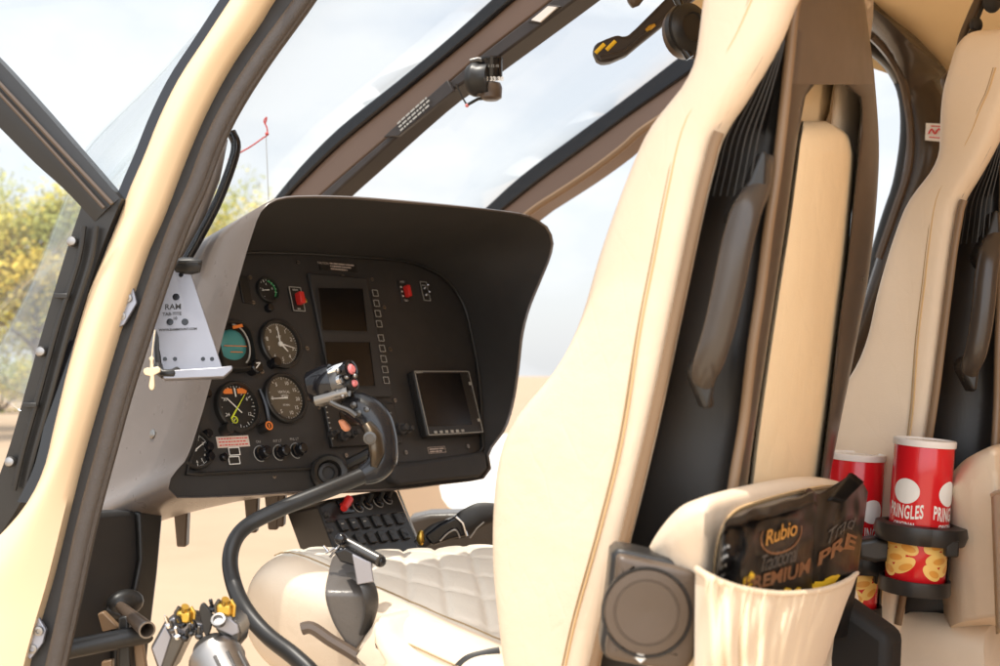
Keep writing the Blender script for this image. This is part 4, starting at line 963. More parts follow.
# ------------------------------------------------------------------ cyclic stick
cy = thing('cyclic_stick', 'bent black control stick with a chrome topped grip in front of the round gauges', 'control stick', at_d(310, 690, 1.40))
cp = smooth([at_d(x, y, d) for x, y, d in ((345,735,1.36),(318,682,1.38),(296,658,1.40),(268,636,1.43),(247,612,1.46),(235,588,1.50),(230,562,1.53),(235,540,1.55),(250,524,1.57),(280,509,1.59),(320,493,1.62),(352,480,1.65),(368,473,1.665))], 90)
g = MB(); g.tube(cp, [.0112, .0105, .0102, .0102, .0102, .0108, .0118], 16); stick = obj('stick_tube', g, M['softblack'], cy, ang=80)
gp = smooth([at_d(x, y, d) for x, y, d in ((362,476,1.66),(374,470,1.665),(382,460,1.67),(383,444,1.68),(379,428,1.69),(371,415,1.70),(358,407,1.705),(346,402,1.71))], 50)
g = MB(); g.tube(gp, [.0135, .019, .0215, .021, .022, .0245, .025, .0235, .019], 18, flat=.85); grip = obj('grip', g, M['gripblack'], cy, ang=80)
g = MB()
ip_ = smooth([at_d(x, y, d) for x, y, d in ((374,467,1.648),(377,452,1.650),(374,436,1.655),(367,424,1.662))], 24)
g.tube(ip_, [.006, .013, .014, .009], 12, flat=.7); obj('grip_plate', g, mat('bronze_plate', (.10, .078, .055), .3, metal=.8, rvar=.08, var=.15, vscale=60), grip, ang=80)
g = MB(); g.lathe(at_d(370, 438, 1.640), -AX, [(.009, 0), (.009, .003), (.006, .0035), (.006, .002)], 20); obj('grip_cap', g, M['darkmetal'], grip)
for px, py in ((367,410),(359,413),(354,405)):
    g = MB(); g.lathe(at_d(px, py, 1.683), -AX-RX*.3, [(.005, 0), (.005, .003), (.003, .0045)], 14); obj('grip_screw', g, M['darkmetal'], grip)
g = MB(); q = [at_d(x, y, 1.69) for x, y in ((337,420),(344,420),(351,429),(346,433),(341,429))]; g.prism(q, AX*.018); obj('trigger', g, M['trigger'], grip, bevel=.004, seg=3)
hd = at_d(330, 386, 1.70); hx = (RX*.92+UX*.30+AX*-.2).normalized(); hz = (UX*.93-RX*.32).normalized(); hy = hz.cross(hx)
g = MB()
g.loft([[hd + hx*x + (hy*math.cos(t)*.022 + hz*math.sin(t)*.027)*s for t in [2*math.pi*k/20 for k in range(20)]] for x, s in ((-.034, .25), (-.032, .6), (-.024, .92), (-.008, 1.0), (.012, 1.0), (.024, .9), (.030, .7), (.032, .3))])
head = obj('grip_head', g, M['darkmetal'], cy, ang=60)
g = MB(); g.loft([[hd + hx*x + hz*.003 + (hy*math.cos(t)*.0235 + hz*math.sin(t)*.0285)*s for t in [2*math.pi*k/20 for k in range(20)]] for x, s in ((-.029, .80), (-.025, .97), (.004, 1.01), (.009, .95))])
obj('head_cover', g, M['gloss'], head, ang=60)
g = MB(); g.tube([hd-hz*.013-hx*.024-AX*.018, hd-hz*.015+hx*.026-AX*.018], .0075, 14); obj('head_roller', g, M['steel'], head)
g = MB(); g.tube(smooth([at_d(x, y, 1.688) for x, y in ((322,378),(330,372),(342,367),(350,365))], 16), [.005, .008, .006], 10); obj('trim_rail', g, M['chrome'], head)
for px, py, r, m in ((349,370,.014,'gloss'),(352,384,.010,'softblack'),(341,380,.009,'chrome'),(345,391,.008,'steel'),(337,392,.007,'darkmetal')):
    g = MB(); c = at_d(px, py, 1.682); n = (RX*.8+UX*.25-AX*.5).normalized(); g.lathe(c-n*.016, n, [(r*.8, 0), (r*.8, .012), (r, .014), (r, .020), (r*.7, .021), (r*.6, .016)], 18); bt = obj('head_switch', g, M[m], head)
    if m in ('gloss', 'softblack'):
        g = MB(); g.lathe(c-n*.001, n, [(r*.5, 0), (r*.55, .006), (r*.35, .009)], 14); obj('pink_button', g, M['pink'], bt)
for px, py, r in ((347,377,.004),(355,376,.0035),(338,371,.004),(343,396,.004)):
    g = MB(); g.ball(at_d(px, py, 1.674), r, 10); obj('head_screw', g, M['steel'], head)
g = MB(); g.tube(smooth([at_d(x, y, 1.665) for x, y in ((330,402),(338,406),(348,410),(356,416))], 14), .0035, 8); obj('grip_lead', g, M['darkmetal'], grip)

# ------------------------------------------------------------------ collective lever
cl_ = thing('collective_lever', 'silver twist grip lever with yellow guarded switches on two side boxes', 'control lever', at_d(225, 720, 1.33))
cz = at_d(212, 650, 1.345); ca_ = (at_d(240, 700, 1.27)-at_d(205, 628, 1.35)).normalized()
g = MB(); g.lathe(cz, ca_, [(.012, -.012), (.020, -.006), (.024, .004), (.030, .010), (.031, .022), (.029, .025), (.029, .14), (.027, .15)], 32); tw = obj('twist_grip', g, M['steel'], cl_)
for k in range(24):
    pass
g = MB()
for k in range(3):
    t = R(200+28*k); a = ca_.orthogonal().normalized(); b = ca_.cross(a); c = a*math.cos(t)+b*math.sin(t); g.tube([cz+ca_*.035+c*.0292, cz+ca_*.12+c*.0292], .0018, 6)
obj('grip_groove', g, M['darkmetal'], tw)
for nm, poly, d, dep in (('switch_box', ((150,648),(164,622),(172,617),(206,624),(203,634),(186,638),(168,676),(158,672)), 1.35, .05), ('switch_box', ((214,628),(226,614),(238,625),(241,634),(238,650),(226,644)), 1.335, .05)):
    g = MB(); g.prism([at_d(x, y, d) for x, y in poly], AX*dep); bx = obj(nm, g, M['darkmetal'], cl_, bevel=.003)
g = MB(); g.prism([at_d(x, y, 1.347) for x, y in ((152,649),(165,626),(171,637),(160,670))], AX*.004); obj('box_side', g, M['alu'], cl_, bevel=.001)
g = MB(); g.prism([at_d(x, y, 1.346) for x, y in ((165,623),(173,618),(205,625),(202,633),(186,637),(173,638))], AX*.004); obj('box_top', g, M['alu'], cl_, bevel=.001)
g = MB(); g.prism([at_d(x, y, 1.331) for x, y in ((215,628),(226,615),(237,625),(239,633),(232,636))], AX*.004); obj('box_top', g, M['alu'], cl_, bevel=.001)
for px, py, d in ((185,612,1.345),(225,605,1.335)):
    g = MB(); c = at_d(px, py+4, d); g.box(c, .016, .016, .014, RX, AX, UX); gd = obj('switch_guard', g, M['gold'], cl_, bevel=.003)
    for sx in (-1, 1):
        g = MB(); g.tube([c+RX*(sx*.009)-UX*.008, c+RX*(sx*.010)+UX*.004, c+RX*(sx*.006)+UX*.010], .0025, 8); obj('guard_arm', g, M['darkmetal' if sx < 0 else 'gold'], gd)
    g = MB(); g.tube([c+UX*.006-AX*.006, c+UX*.013-AX*.010+RX*.003], [.003, .0045], 10); obj('guard_lug', g, M['gold'], gd)
rnd = random.Random(11)
for px, py in ((172,627),(177,633),(181,622),(190,630),(196,626),(199,633),(186,635),(219,622),(231,621),(234,628),(212,606),(168,622)):
    c = at_d(px, py, 1.338); n = (UX*.8-AX*.5+RX*rnd.uniform(-.4, .4)).normalized()
    g = MB(); g.lathe(c-n*.006, n, [(.0045, 0), (.0045, .004), (.002, .005), (.0022, .010+rnd.random()*.006), (.001, .016)], 12); obj('toggle', g, M[rnd.choice(('chrome', 'darkmetal', 'gloss'))], cl_)
g = MB(); g.lathe(at_d(219, 622, 1.325), (UX*.7-AX*.7).normalized(), [(.008, 0), (.008, .006), (.0055, .0065), (.005, .003)], 20); obj('rotary_switch', g, M['steel'], cl_)
g = MB(); q = smooth2([(205,636),(201,622),(199,610),(202,603),(206,606),(211,613),(212,622),(209,634)], 30, True); g.prism([at_d(x, y, 1.335) for x, y in q], AX*.006); obj('thumb_paddle', g, M['softblack'], cl_, bevel=.002)
# pedal adjuster tubes beside it
pd = thing('rudder_pedals', 'dark pedal linkage of tubes with an open bright tube end beside the door seal', 'pedals', at_d(100, 720, 1.5))
g = MB(); g.tube([at_d(55, 652, 1.50), at_d(146, 634, 1.55)], .0125, 14); obj('cross_tube', g, M['softblack'], pd)
a, b = at_d(120, 606, 1.60), at_d(147, 630, 1.50); n = (b-a).normalized()
g = MB(); g.lathe(a, n, [(.006, 0), (.0075, .02), (.0105, (b-a).length), (.0085, (b-a).length), (.0075, (b-a).length-.03)], 24, True, True); obj('open_tube', g, M['shell'], pd)
g = MB(); g.lathe(b, n, [(.0108, -.002), (.0108, .001), (.0086, .001), (.0086, -.002)], 24, False, False); obj('tube_rim', g, M['steel'], pd)
for q in (((97,614),(103,612),(119,628),(102,632)), ((133,644),(142,643),(150,700),(138,700)), ((101,662),(112,660),(112,700),(100,700))):
    g = MB(); g.prism([at_d(x, y, 1.56) for x, y in q], AX*.012); obj('pedal_bracket', g, M['shell_tan'], pd, bevel=.002)
g = MB(); g.prism([at_d(x, y, 1.545) for x, y in ((118,618),(128,616),(132,700),(118,700))], AX*.02); obj('pedal_post', g, M['softblack'], pd, bevel=.003)
g = MB(); g.ball(at_d(125, 603, 1.68), .024, 16, (1.2, .7, .8)); obj('pedal_hub', g, M['softblack'], pd)
g = MB(); g.tube([at_d(105, 610, 1.66), at_d(138, 622, 1.68), at_d(148, 640, 1.66)], .008, 10); obj('pedal_arm', g, M['softblack'], pd)

# ------------------------------------------------------------------ centre console
CNo = at_d(366, 522, 2.0); CN = Plane(CNo, V((1, .12, 0)), V((0, math.sin(R(38)), math.cos(R(38)))))
con = thing('centre_console', 'black centre console of rocker switches and a red guarded knob below the panel', 'switch console', CNo - V((0, 0, .3)))
def cc(px, py): return CN.loc(CN.at(px, py))
q = [CN.at(x, y) for x, y in ((318,506),(331,499),(389,489),(397,491),(418,541),(420,580),(350,590))]
g = MB(); g.prism(q, V((.02, .10, -.02))); obj('console_body', g, M['softblack'], con, bevel=.004)
g = MB(); g.tube([CN.at(x, y, .001) for x, y in ((398,491),(411,523),(420,545),(424,552))], .002, 6); obj('console_edge', g, M['dim'], con)
g = MB(); g.tube([CN.at(x, y, .001) for x, y in ((326,522),(404,512))], .0014, 6); obj('console_joint', g, M['gloss'], con)
cr = (CN.at(400, 513)-CN.at(330, 522)).normalized(); cu_ = CN.n.cross(cr).normalized()
def cbox(g, px, py, w_, h_, d_, off=0): c = CN.at(px, py, off); g.box(c+CN.n*(d_/2), w_, h_, d_, cr, cu_, CN.n)
for i in range(6):
    for y0, dx in ((526, 0), (541, 6)):
        px = 342+i*11.2+dx; py = y0-i*1.3
        if y0 == 541 and i == 0: continue
        g = MB(); cbox(g, px, py, .0165, .021, .005); k = obj('rocker_switch', g, M['softblack'], con, bevel=.0015)
        g = MB(); cbox(g, px+.3, py-2.2, .006, .0016, .0006, .005); obj('rocker_mark', g, M['dim' if i < 3 and y0 == 526 else 'bezel'], k)
for px, py in ((329,530),(402,520),(405,536),(326,515)):
    g = MB(); g.lathe(CN.at(px, py), CN.n, [(.006, 0), (.006, .004), (.004, .005)], 14); obj('console_fastener', g, M['bezel'], con)
for px, py in ((358,507),(367,504),(378,502),(387,499)):
    g = MB(); c = CN.at(px, py); g.lathe(c, CN.n, [(.008, 0), (.008, .005), (.005, .006)], 16); kn = obj('toggle_base', g, M['gloss'], con)
    g = MB(); g.tube([c+CN.n*.004, c+CN.n*.020+cu_*.008], [.0028, .0040], 10); obj('toggle', g, M['softblack'], kn)
    g = MB(); g.tube([c+(cr*math.cos(t)+cu_*math.sin(t))*.011+CN.n*.0008 for t in [R(150+12*i) for i in range(20)]], .0006, 5); obj('toggle_scale', g, M['dim'], kn)
g = MB(); cbox(g, 345, 507, .030, .026, .003); rb = obj('guard_base', g, M['gloss'], con, bevel=.001)
g = MB(); cbox(g, 343, 507, .012, .012, .014, .003); obj('red_guard', g, M['redplastic'], rb, bevel=.002)
g = MB(); c = CN.at(346, 505, .014); g.tube([c-cr*.010-cu_*.006, c+cr*.014+cu_*.010], [.006, .008], 12); obj('red_knob', g, M['redplastic'], rb)
# far floor ledge and belt clutter beyond the console
led = thing('floor_ledge', 'low dark grey ledge on the cabin floor beyond the quilted cushion', 'ledge', at_d(450, 560, 2.5))
g = MB(); g.prism([at_d(x, y, 2.6) for x, y in ((408,519),(430,514),(475,513),(520,512),(520,560),(408,560))], AX*.08+V((0,0,0))); obj('ledge_top', g, M['beltgrey'], led, bevel=.01, seg=3)

# ------------------------------------------------------------------ lap belts
bt = thing('lap_belt', 'shiny dark belt with a roller buckle over the near edge of the quilted cushion', 'seat belt', at_d(352, 640, 1.42))
d0 = 1.405
sh = smooth2([(329,572),(333,567),(341,568),(352,573),(360,579),(366,590),(372,604),(377,617),(371,628),(362,640),(353,652),(344,641),(334,625),(327,605),(325,588)], 60, True)
BP = Plane(at_d(350, 610, d0), (RX+AX*.1), UX)
if BP.n.dot(AX) > 0: BP.n = -BP.n
shA = [(336,566),(330,570),(327,580),(325,592),(327,606),(334,625),(344,641),(351,650)]; shB = [(340,566),(352,572),(360,578),(366,589),(372,603),(376,616),(370,629),(356,650)]
def sheath(px, py, h): a, b = BP.loc(BP.at(px, py)); return BP.pt(a, b, -h - 14*max(0, b-.016)**2 - 2.0*max(0, b-.020) - .6*a*a)
g = body(shA, shB, 567, 650, sheath, .008, .003, .002, 40, 18, (True, True), .0011); obj('belt_sheath', g, M['beltgrey'], bt, ang=80)
st_ = smooth([at_d(x, y, d) for x, y, d in ((352,573,1.43),(360,578,1.405),(367,584,1.392),(371,596,1.388),(372,608,1.392),(369,622,1.402),(364,634,1.408))], 30)
g = MB(); g.tube(st_, [.008, .010, .010, .009, .008], 10, flat=.2, upv=RX); obj('belt_strap', g, M['webbing'], bt, ang=80)
g = MB(); g.tube([at_d(342, 540, 1.455), at_d(379, 560, 1.43)], .0072, 16); bk = obj('buckle_roller', g, M['darkmetal'], bt)
for px, py in ((341,539),(380,561)):
    g = MB(); g.ball(at_d(px, py, 1.44), .0078, 12); obj('roller_cap', g, M['gloss'], bk)
q = [at_d(x, y, 1.385) for x, y in ((352,554),(371,563),(374,582),(357,585))]
g = MB(); g.prism(q, AX*.004); obj('buckle_tongue', g, M['alu'], bt, bevel=.0012)
q = [at_d(x, y, 1.432) for x, y in ((334,552),(345,548),(372,562),(372,570),(354,566),(340,562))]
g = MB(); g.prism(q, AX*.012); obj('buckle_body', g, M['gloss'], bt, bevel=.002)
for a, b in (((326,553),(335,548)), ((330,557),(340,545)), ((324,546),(329,552)), ((337,548),(345,550))):
    g = MB(); g.tube([at_d(*a, 1.44), at_d(*b, 1.435)], .0016, 8); obj('buckle_spring', g, M['chrome'], bt)
bt2 = thing('lap_belt', 'black belt buckle lying behind the far edge of the quilted cushion', 'seat belt', at_d(450, 545, 2.1))
g = MB(); g.prism([at_d(x, y, 2.02) for x, y in ((424,536),(440,524),(455,517),(461,521),(467,536),(450,540),(432,546))], AX*.03); obj('buckle_body', g, M['gloss'], bt2, bevel=.004)
g = MB(); g.tube(smooth([at_d(x, y, 2.03) for x, y in ((418,546),(432,534),(446,529),(458,528),(470,520),(482,514),(500,512))], 30), [.010, .014, .016, .022, .02, .014], 10, flat=.35); obj('belt_strap', g, M['webbing'], bt2)
g = MB(); g.tube([at_d(x, y, 2.0) for x, y in ((456,517),(463,523),(467,536))], .002, 6); obj('buckle_edge', g, M['chrome'], bt2)
g = MB(); g.tube(smooth([at_d(x, y, 2.01) for x, y in ((440,541),(448,533),(456,530),(460,538)) ], 14), .0016, 6); g.tube([at_d(x, y, 2.0) for x, y in ((470,538),(477,528),(484,522))], .0015, 6); obj('buckle_loop', g, M['steel'], bt2)
g = MB(); g.ball(at_d(421, 538, 2.03), .010, 10, (.8, .8, 1.4)); obj('buckle_pin', g, M['gold'], bt2)

# ------------------------------------------------------------------ snack tubes and cup holders
def can(base_px, top_px, d, label, rot, r=.0385):
    a, b = at_d(*base_px, d), at_d(*top_px, d); ax = (b-a).normalized(); h = (b-a).length
    t = thing('snack_tube', label, 'snack tube', a, 'red crisp tubes in cup holders')
    to = -AX; rf = (to - ax*to.dot(ax)).normalized(); sd_ = ax.cross(rf)     # rf faces the viewer
    if sd_.dot(RX) < 0: sd_ = -sd_
    def cyl(ang, z, off=0): return a + ax*z + (rf*math.cos(ang) + sd_*math.sin(ang))*(r+off)
    g = MB(); n = 56
    g.loft([[a + ax*z + (rf*math.cos(2*math.pi*k/n)+sd_*math.sin(2*math.pi*k/n))*q for k in range(n)] for q, z in ((r-.002, 0), (r, .002), (r, h*.25), (r, h*.5), (r, h*.75), (r, h-.006), (r-.001, h-.004))])
    b0 = rot
    def patch(mi, pts, off):     # pts: outline in (arc length, height), filled as rows following the curve
        g.mi = mi; n_ = len(pts)//2
        L_, R_ = pts[:n_], pts[n_:][::-1]
        rows = [[cyl(b0+(l[0]+(q[0]-l[0])*k/8)/r, l[1]+(q[1]-l[1])*k/8, off) for k in range(9)] for l, q in zip(L_, R_)]
        g.grid(rows)
    # plain pale oval, the name in narrow capitals, the flavour strip, printed crisps
    def oval(cx, cz, wx, wz, mi, off=.0004, sl=0):
        ts = [math.pi*(.02+.96*k/15) for k in range(16)]
        patch(mi, [(cx-wx*math.sin(q)+sl*math.cos(q), cz+wz*math.cos(q)) for q in ts] + [(cx+wx*math.sin(q)+sl*math.cos(q), cz+wz*math.cos(q)) for q in ts][::-1], off)
    for rep in (0, 1):
        b0 = rot + rep*math.radians(92)
        oval(0, h*.655, .0185, .0165, 1)
        g.mi = 1; g.text('PRINGLES', .0175, lambda x, y: cyl(b0+x*.43/r, h*.512+y + .5*x*x/.06*.12, .0005), bold=.0006, spacing=1.1)
        g.text('ORIGINAL', .0055, lambda x, y: cyl(b0+x*.9/r, h*.435+y, .0005), bold=.0003)
        b0 -= .15
        for cx, cz, wx, wz, sl in ((-.010, h*.325, .016, .014, .008), (.012, h*.29, .015, .011, -.006), (-.006, h*.22, .018, .010, .004), (.010, h*.165, .013, .012, .008), (-.014, h*.135, .012, .011, -.005)):
            oval(cx, cz, wx, wz, 2, .0004, sl); oval(cx+.003, cz-.002, wx*.6, wz*.45, 3, .0006, sl*.6)
    body = obj('tube_body', g, [M['red'], M['white'], M['chip'], M['chipdark']], t, ang=50, fixn=False)
    g = MB(); g.lathe(a, ax, [(r+.0012, h-.009), (r+.0016, h-.008), (r+.0016, h-.001), (r+.0006, h), (r-.002, h), (r-.0035, h-.002), (r*.6, h-.0022), (.001, h-.0022)], 56); lid = obj('lid', g, M['lid'], t)
    g = MB()
    g.text('PRINGLES', .007, lambda x, y: a + ax*(h-.0017) + sd_*x*1.0 + rf*(-y)); obj('lid_emboss', g, M['dim'], lid, sm=False)
    g = MB(); g.lathe(a, ax, [(r+.0008, -.001), (r+.0012, .001), (r+.0008, .003)], 48); obj('base_rim', g, M['steel'], t)
    return t, a, ax, rf, sd_
t1, a1, ax1, rf1, sd1 = can((914,587), (925,439), 1.60, 'red crisp tube in the black cup holder facing the camera, fully in view', -.86)
t2_, a2, ax2, rf2, sd2 = can((848,612), (857,453), 1.70, 'red crisp tube half hidden behind the black snack bag', .42)
def holder(a, ax, rf, sd, label, r=.0415, hi=.068):
    t = thing('cup_holder', label, 'cup holder', a - ax*.006, 'black cup holders on the seat backs')
    def P(ang, z, q): return a + ax*z + (rf*math.cos(ang)+sd*math.sin(ang))*q
    n = 60
    g = MB(); g.loft([[P(2*math.pi*k/n, z, q) for k in range(n)] for q, z in ((.001, -.006), (r+.004, -.006), (r+.005, -.003), (r+.004, .013), (r, .013), (r, -.001), (.001, -.001))]); obj('base_cup', g, M['softblack'], t, ang=40)
    # upper collar: a thick ring, squarer on the bracket side
    g = MB(); rings = []
    for k in range(n):
        t_ = 2*math.pi*k/n; c, s = math.cos(t_), math.sin(t_); ex = .010 + (.010*max(0, s)**.7 if s > 0 else .004*abs(s))
        rings.append([P(t_, z, q) for q, z in ((r, hi-.004), (r, hi+.016), (r+.003, hi+.019), (r+ex, hi+.017), (r+ex+.002, hi+.006), (r+ex-.002, hi-.006), (r+.004, hi-.007))])
    rings.append(rings[0]); g.loft(rings, False, False); obj('collar', g, M['softblack'], t, ang=60)
    for t0, w_, m in ((1.75, .5, 'softblack'), (2.9, .45, 'softblack')):
        g = MB(); g.loft([[P(t0+s*w_, z, q) for s, q in ((-.5, r+.001), (-.25, r+.006), (.25, r+.007), (.5, r+.001), (0, r+.0))] for z in (.0, hi)]); obj('upright', g, M[m], t, ang=50)
    g = MB(); c0 = P(.55, hi-.006, r+.012); g.box(c0, .018, .012, .022, sd, rf, ax); obj('collar_lug', g, M['softblack'], t, bevel=.003)
    g = MB(); g.loft([[P(2.2, hi-.01, r+.004)+ax*zz+rf*yy for zz, yy in ((0,-.01),(.02,-.01),(.02,.01),(0,.01))], [P(2.2, hi-.02, r+.05)+ax*zz+rf*yy for zz, yy in ((0,-.01),(.03,-.01),(.03,.01),(0,.01))]]); obj('bracket', g, M['softblack'], t, bevel=.003)
    return t
h1 = holder(a1, ax1, rf1, sd1, 'black plastic cup holder around the fully visible red tube')
h2 = holder(a2, ax2, rf2, sd2, 'black cup holder mostly hidden behind the snack bag and seat pocket')
g = MB(); q = [(858,541),(876,538),(893,541),(893,562),(876,563),(858,559)]; g.prism([at_d(x, y, 1.60) for x, y in q], AX*.03); obj('holder_arm', g, M['softblack'], h1, bevel=.006, seg=3)
cord = MB(); cord.tube(smooth([at_d(x, y, 1.72) for x, y in ((868,600),(874,616),(879,640),(882,690))], 20), .0035, 8)
cb_ = obj('cord', cord, M['softblack']); tag(cb_, 'thin black cord hanging below the half hidden red tube', 'cord')

# ------------------------------------------------------------------ snack bags in the rear pocket
def bag(poly, off, th, label, seed, n=46, fold=None):
    """pillow pack: front and back films meeting at the sealed outline"""
    A, B = poly                                       # bottom edge and top edge in the photograph, left to right
    A = smooth2(A, n); B = smooth2(B, n); rnd = random.Random(seed)
    cr_ = [(rnd.random(), rnd.random(), rnd.uniform(0, math.pi), rnd.uniform(.10, .35), rnd.uniform(-1, 1)) for _ in range(26)]
    def hgt(s, t):
        e = (max(0, 4*s*(1-s))**.45)*(max(0, min(1, (1-t)*3.2))**.7)*(.6+.4*min(1, t*4))
        h = th*e
        for cx, cy_, an, L_, am in cr_:
            u = (s-cx)*math.cos(an)+(t-cy_)*math.sin(an); v = -(s-cx)*math.sin(an)+(t-cy_)*math.cos(an)
            h += am*.0058*max(0, 1-abs(u)/(L_*1.3))*max(0, 1-abs(v)/.085)
        h += .0030*noise.noise(V((s*5, t*4, seed))) + 0*noise.noise(V((s*14, t*11, seed+4)))
        return h
    def front(s, t, ex=0):
        i = min(n-2, max(0, int(s*(n-1)))); f = s*(n-1)-i; p = lerp2(A[i], A[i+1], f); q = lerp2(B[i], B[i+1], f)
        x, y = lerp2(p, q, t); return rear(x, y, off + hgt(s, t) + ex)
    def back(s, t):
        i = min(n-2, max(0, int(s*(n-1)))); f = s*(n-1)-i; p = lerp2(A[i], A[i+1], f); q = lerp2(B[i], B[i+1], f)
        x, y = lerp2(p, q, t); return rear(x, y, off - .002 - max(0, hgt(s, t))*.4)
    m_ = 40; g = MB()
    fr = [[front(i/(n-1), j/(m_-1)) for i in range(n)] for j in range(m_)]; bk_ = [[back(i/(n-1), j/(m_-1)) for i in range(n)] for j in range(m_)]
    g.loft([r + b[::-1] for r, b in zip(fr, bk_)])
    c = front(.5, .05); t = thing('snack_bag', label, 'snack bag', c, 'black crisp bags in the seat pocket')
    film = obj('bag_film', g, M['foil'], t, ang=28)
    return t, film, front
b2, film2, fr2 = bag(([(800,640),(825,640),(850,636)], [(800,505),(808,488),(818,494),(836,486),(852,474),(862,482),(868,492)]), .047, .015, 'black crisp bag standing upright at the pocket end with a crimped top corner', 21)
b1, film1, fr1 = bag(([(706,650),(740,655),(775,655),(812,650)], [(721,534),(726,522),(733,519),(742,517),(752,511),(766,509),(785,503),(800,500),(812,494),(817,497)]), .054, .022, 'wide black crisp bag with its top folded over, left in the cream pocket', 4)
def print_on(film, fr, txt, s0, t0, W, H, m, tilt=0.0, shear=0.0, bold=0.0, name='lettering', sp=1.0):
    """lettering printed on the film; s and t run along and up the bag"""
    g = MB(); g.text(txt, 1.0, lambda x, y: fr(s0+x*W*math.cos(tilt), t0+y*H+x*W*math.sin(tilt), .0012), shear=shear, bold=bold, spacing=sp); return obj(name, g, M[m], film, sm=False, fixn=False)
print_on(film1, fr1, 'Rubio', .66, .805, .095, .105, 'bronze_light', .10, .12, .008, sp=.95)
g = MB(); g.tube([fr1(.66+.19*math.cos(R(12*k)), .80+.125*math.sin(R(12*k)), .001) for k in range(13, 32)], .0008, 5); obj('emblem_ring', g, M['bronze'], film1)
print_on(film1, fr1, 'Tradicional', .64, .635, .066, .115, 'greyprint', .10, .35, .0, sp=.85)
print_on(film1, fr1, 'PREMIUM', .64, .515, .108, .088, 'bronze', .08, .1, .05)
print_on(film2, fr2, 'Trad', .62, .69, .15, .09, 'greyprint', .1, .35, .0)
print_on(film2, fr2, 'PRE', .60, .575, .25, .088, 'bronze', .1, .1, .05)
def blob(film, fr, s0, t0, ws, wt, m, seed, name='printed_crisp', nn=18):
    rnd = random.Random(seed); rr = [.8+.4*rnd.random() for _ in range(nn)]
    g = MB(); rings = []
    for q in (.05, .5, 1): rings.append([fr(s0+ws*q*rr[k]*math.cos(2*math.pi*k/nn), t0+wt*q*rr[k]*math.sin(2*math.pi*k/nn), .0009) for k in range(nn)])
    g.grid(rings, True); return obj(name, g, M[m], film, sm=False, fixn=False)
blob(film1, fr1, .36, .505, .045, .045, 'yellow', 1); blob(film1, fr1, .40, .55, .025, .025, 'yellow', 2)
for k, (s, t) in enumerate(((.64,.40),(.74,.415),(.84,.405))): blob(film1, fr1, s, t, .035, .022, 'yellow', 5+k)
blob(film2, fr2, .42, .36, .22, .038, 'yellow', 9); blob(film2, fr2, .54, .385, .16, .024, 'yellow', 10)
g = MB(); rnd = random.Random(8)
for j in range(8):
    t = .30+.07*j
    for i in range(3):
        s = .045+.03*i+.012*j*.5; l = .008+.012*rnd.random(); g.add([fr1(s, t, .0011), fr1(s+l, t, .0011), fr1(s+l, t+.022, .0011), fr1(s, t+.022, .0011)], [[0,1,2,3]])
obj('small_print', g, M['dim'], film1, sm=False, fixn=False)
# folded crimp of the upright bag, top fold of the wide one
cq = [s3(x, y, .078) for x, y in ((818,497),(826,490),(850,472),(858,470),(865,478),(867,489),(857,493),(834,503))]
g = MB(); e0 = [s3(x, y, .075) for x, y in ((829,500),(851,473))]; e1 = [s3(x, y, .080) for x, y in ((842,503),(863,482))]
rows = []
for i in range(23):
    t = i/22; z = .0016*(1 if i % 2 else -1); rows.append([e0[0].lerp(e0[1], k/6).lerp(e1[0].lerp(e1[1], k/6), t)+SP.n*z for k in range(7)])
g.grid(rows); obj('crimp', g, M['foil'], film2, solid=.0015, ang=20)
rows = []
for i in range(24):
    s = i/23; rows.append([fr1(s, 1.0, .0), fr1(s, 1.02, .006), fr1(s, 1.01, .010+.002*noise.noise(V((s*9, 0, 0)))), fr1(s, .965, .010+.002*noise.noise(V((s*9, 3, 0)))), fr1(s, .935+.012*noise.noise(V((s*6, 5, 0))), .0065+.002*noise.noise(V((s*11, 7, 0))))])
g = MB(); g.grid(rows); obj('top_fold', g, M['foil'], film1, solid=.001, ang=30)

# ------------------------------------------------------------------ tablet mount on the door jamb
TMo = at_d(190, 330, 1.60); TM = Plane(TMo, (RX*.96+AX*.25), V((0, .12, 1)))
if TM.n.dot(AX) > 0: TM.n = -TM.n
tm = thing('tablet_mount', 'grey aluminium tablet cradle plate with a bottom ledge fixed beside the door seal', 'tablet mount', TMo)
tp = lambda px, py, off=0: TM.at(px, py, off)
q = [tp(x, y) for x, y in ((172,262),(184,262),(190,270),(223,369),(214,372),(156,374),(150,345),(154,330))]
g = MB(); g.prism(q, -TM.n*.004); pl = obj('mount_plate', g, M['alu'], tm, bevel=.001)
for px, py, r in ((176,297,.0046),(170,322,.0046),(185,322,.0046),(165,359,.0028),(175,359,.0028),(203,359,.0028),(212,359,.0028),(181,275,.003)):
    a, b = TM.loc(tp(px, py)); g = MB(); g.disc(TM, a, b, r, .0002, 16, .0006); obj('mount_hole', g, M['gloss'], pl)
g = MB(); tl = lambda px, py: TM.loc(tp(px, py))
for tx, px, py, sz in (('RAM', 173, 307, .0075), ('TAB-TITE', 172, 314, .0042), ('10', 175, 318.5, .0040), ('WWW.RAMMOUNT.COM', 178, 329.5, .0030)):
    a, b = tl(px, py); g.text(tx, sz, lambda x, y: TM.pt(a+x, b+y+.04*x, .0004), bold=.0002)
obj('plate_engraving', g, M['bezel'], pl, sm=False)
g = MB(); lp = [(158,371),(214,367.5),(232,365.5),(233,369),(224,377),(164,379.5)]
g.prism([tp(x, y, .028) for x, y in lp], -TM.n*.028); led2 = obj('mount_ledge', g, M['alu'], tm, bevel=.0015)
g = MB(); g.tube([tp(158,366,.006), tp(159,371,.018), tp(163,374,.024), tp(172,374,.024), tp(178,371,.018)], .0062, 12); obj('corner_grip', g, M['softblack'], tm)
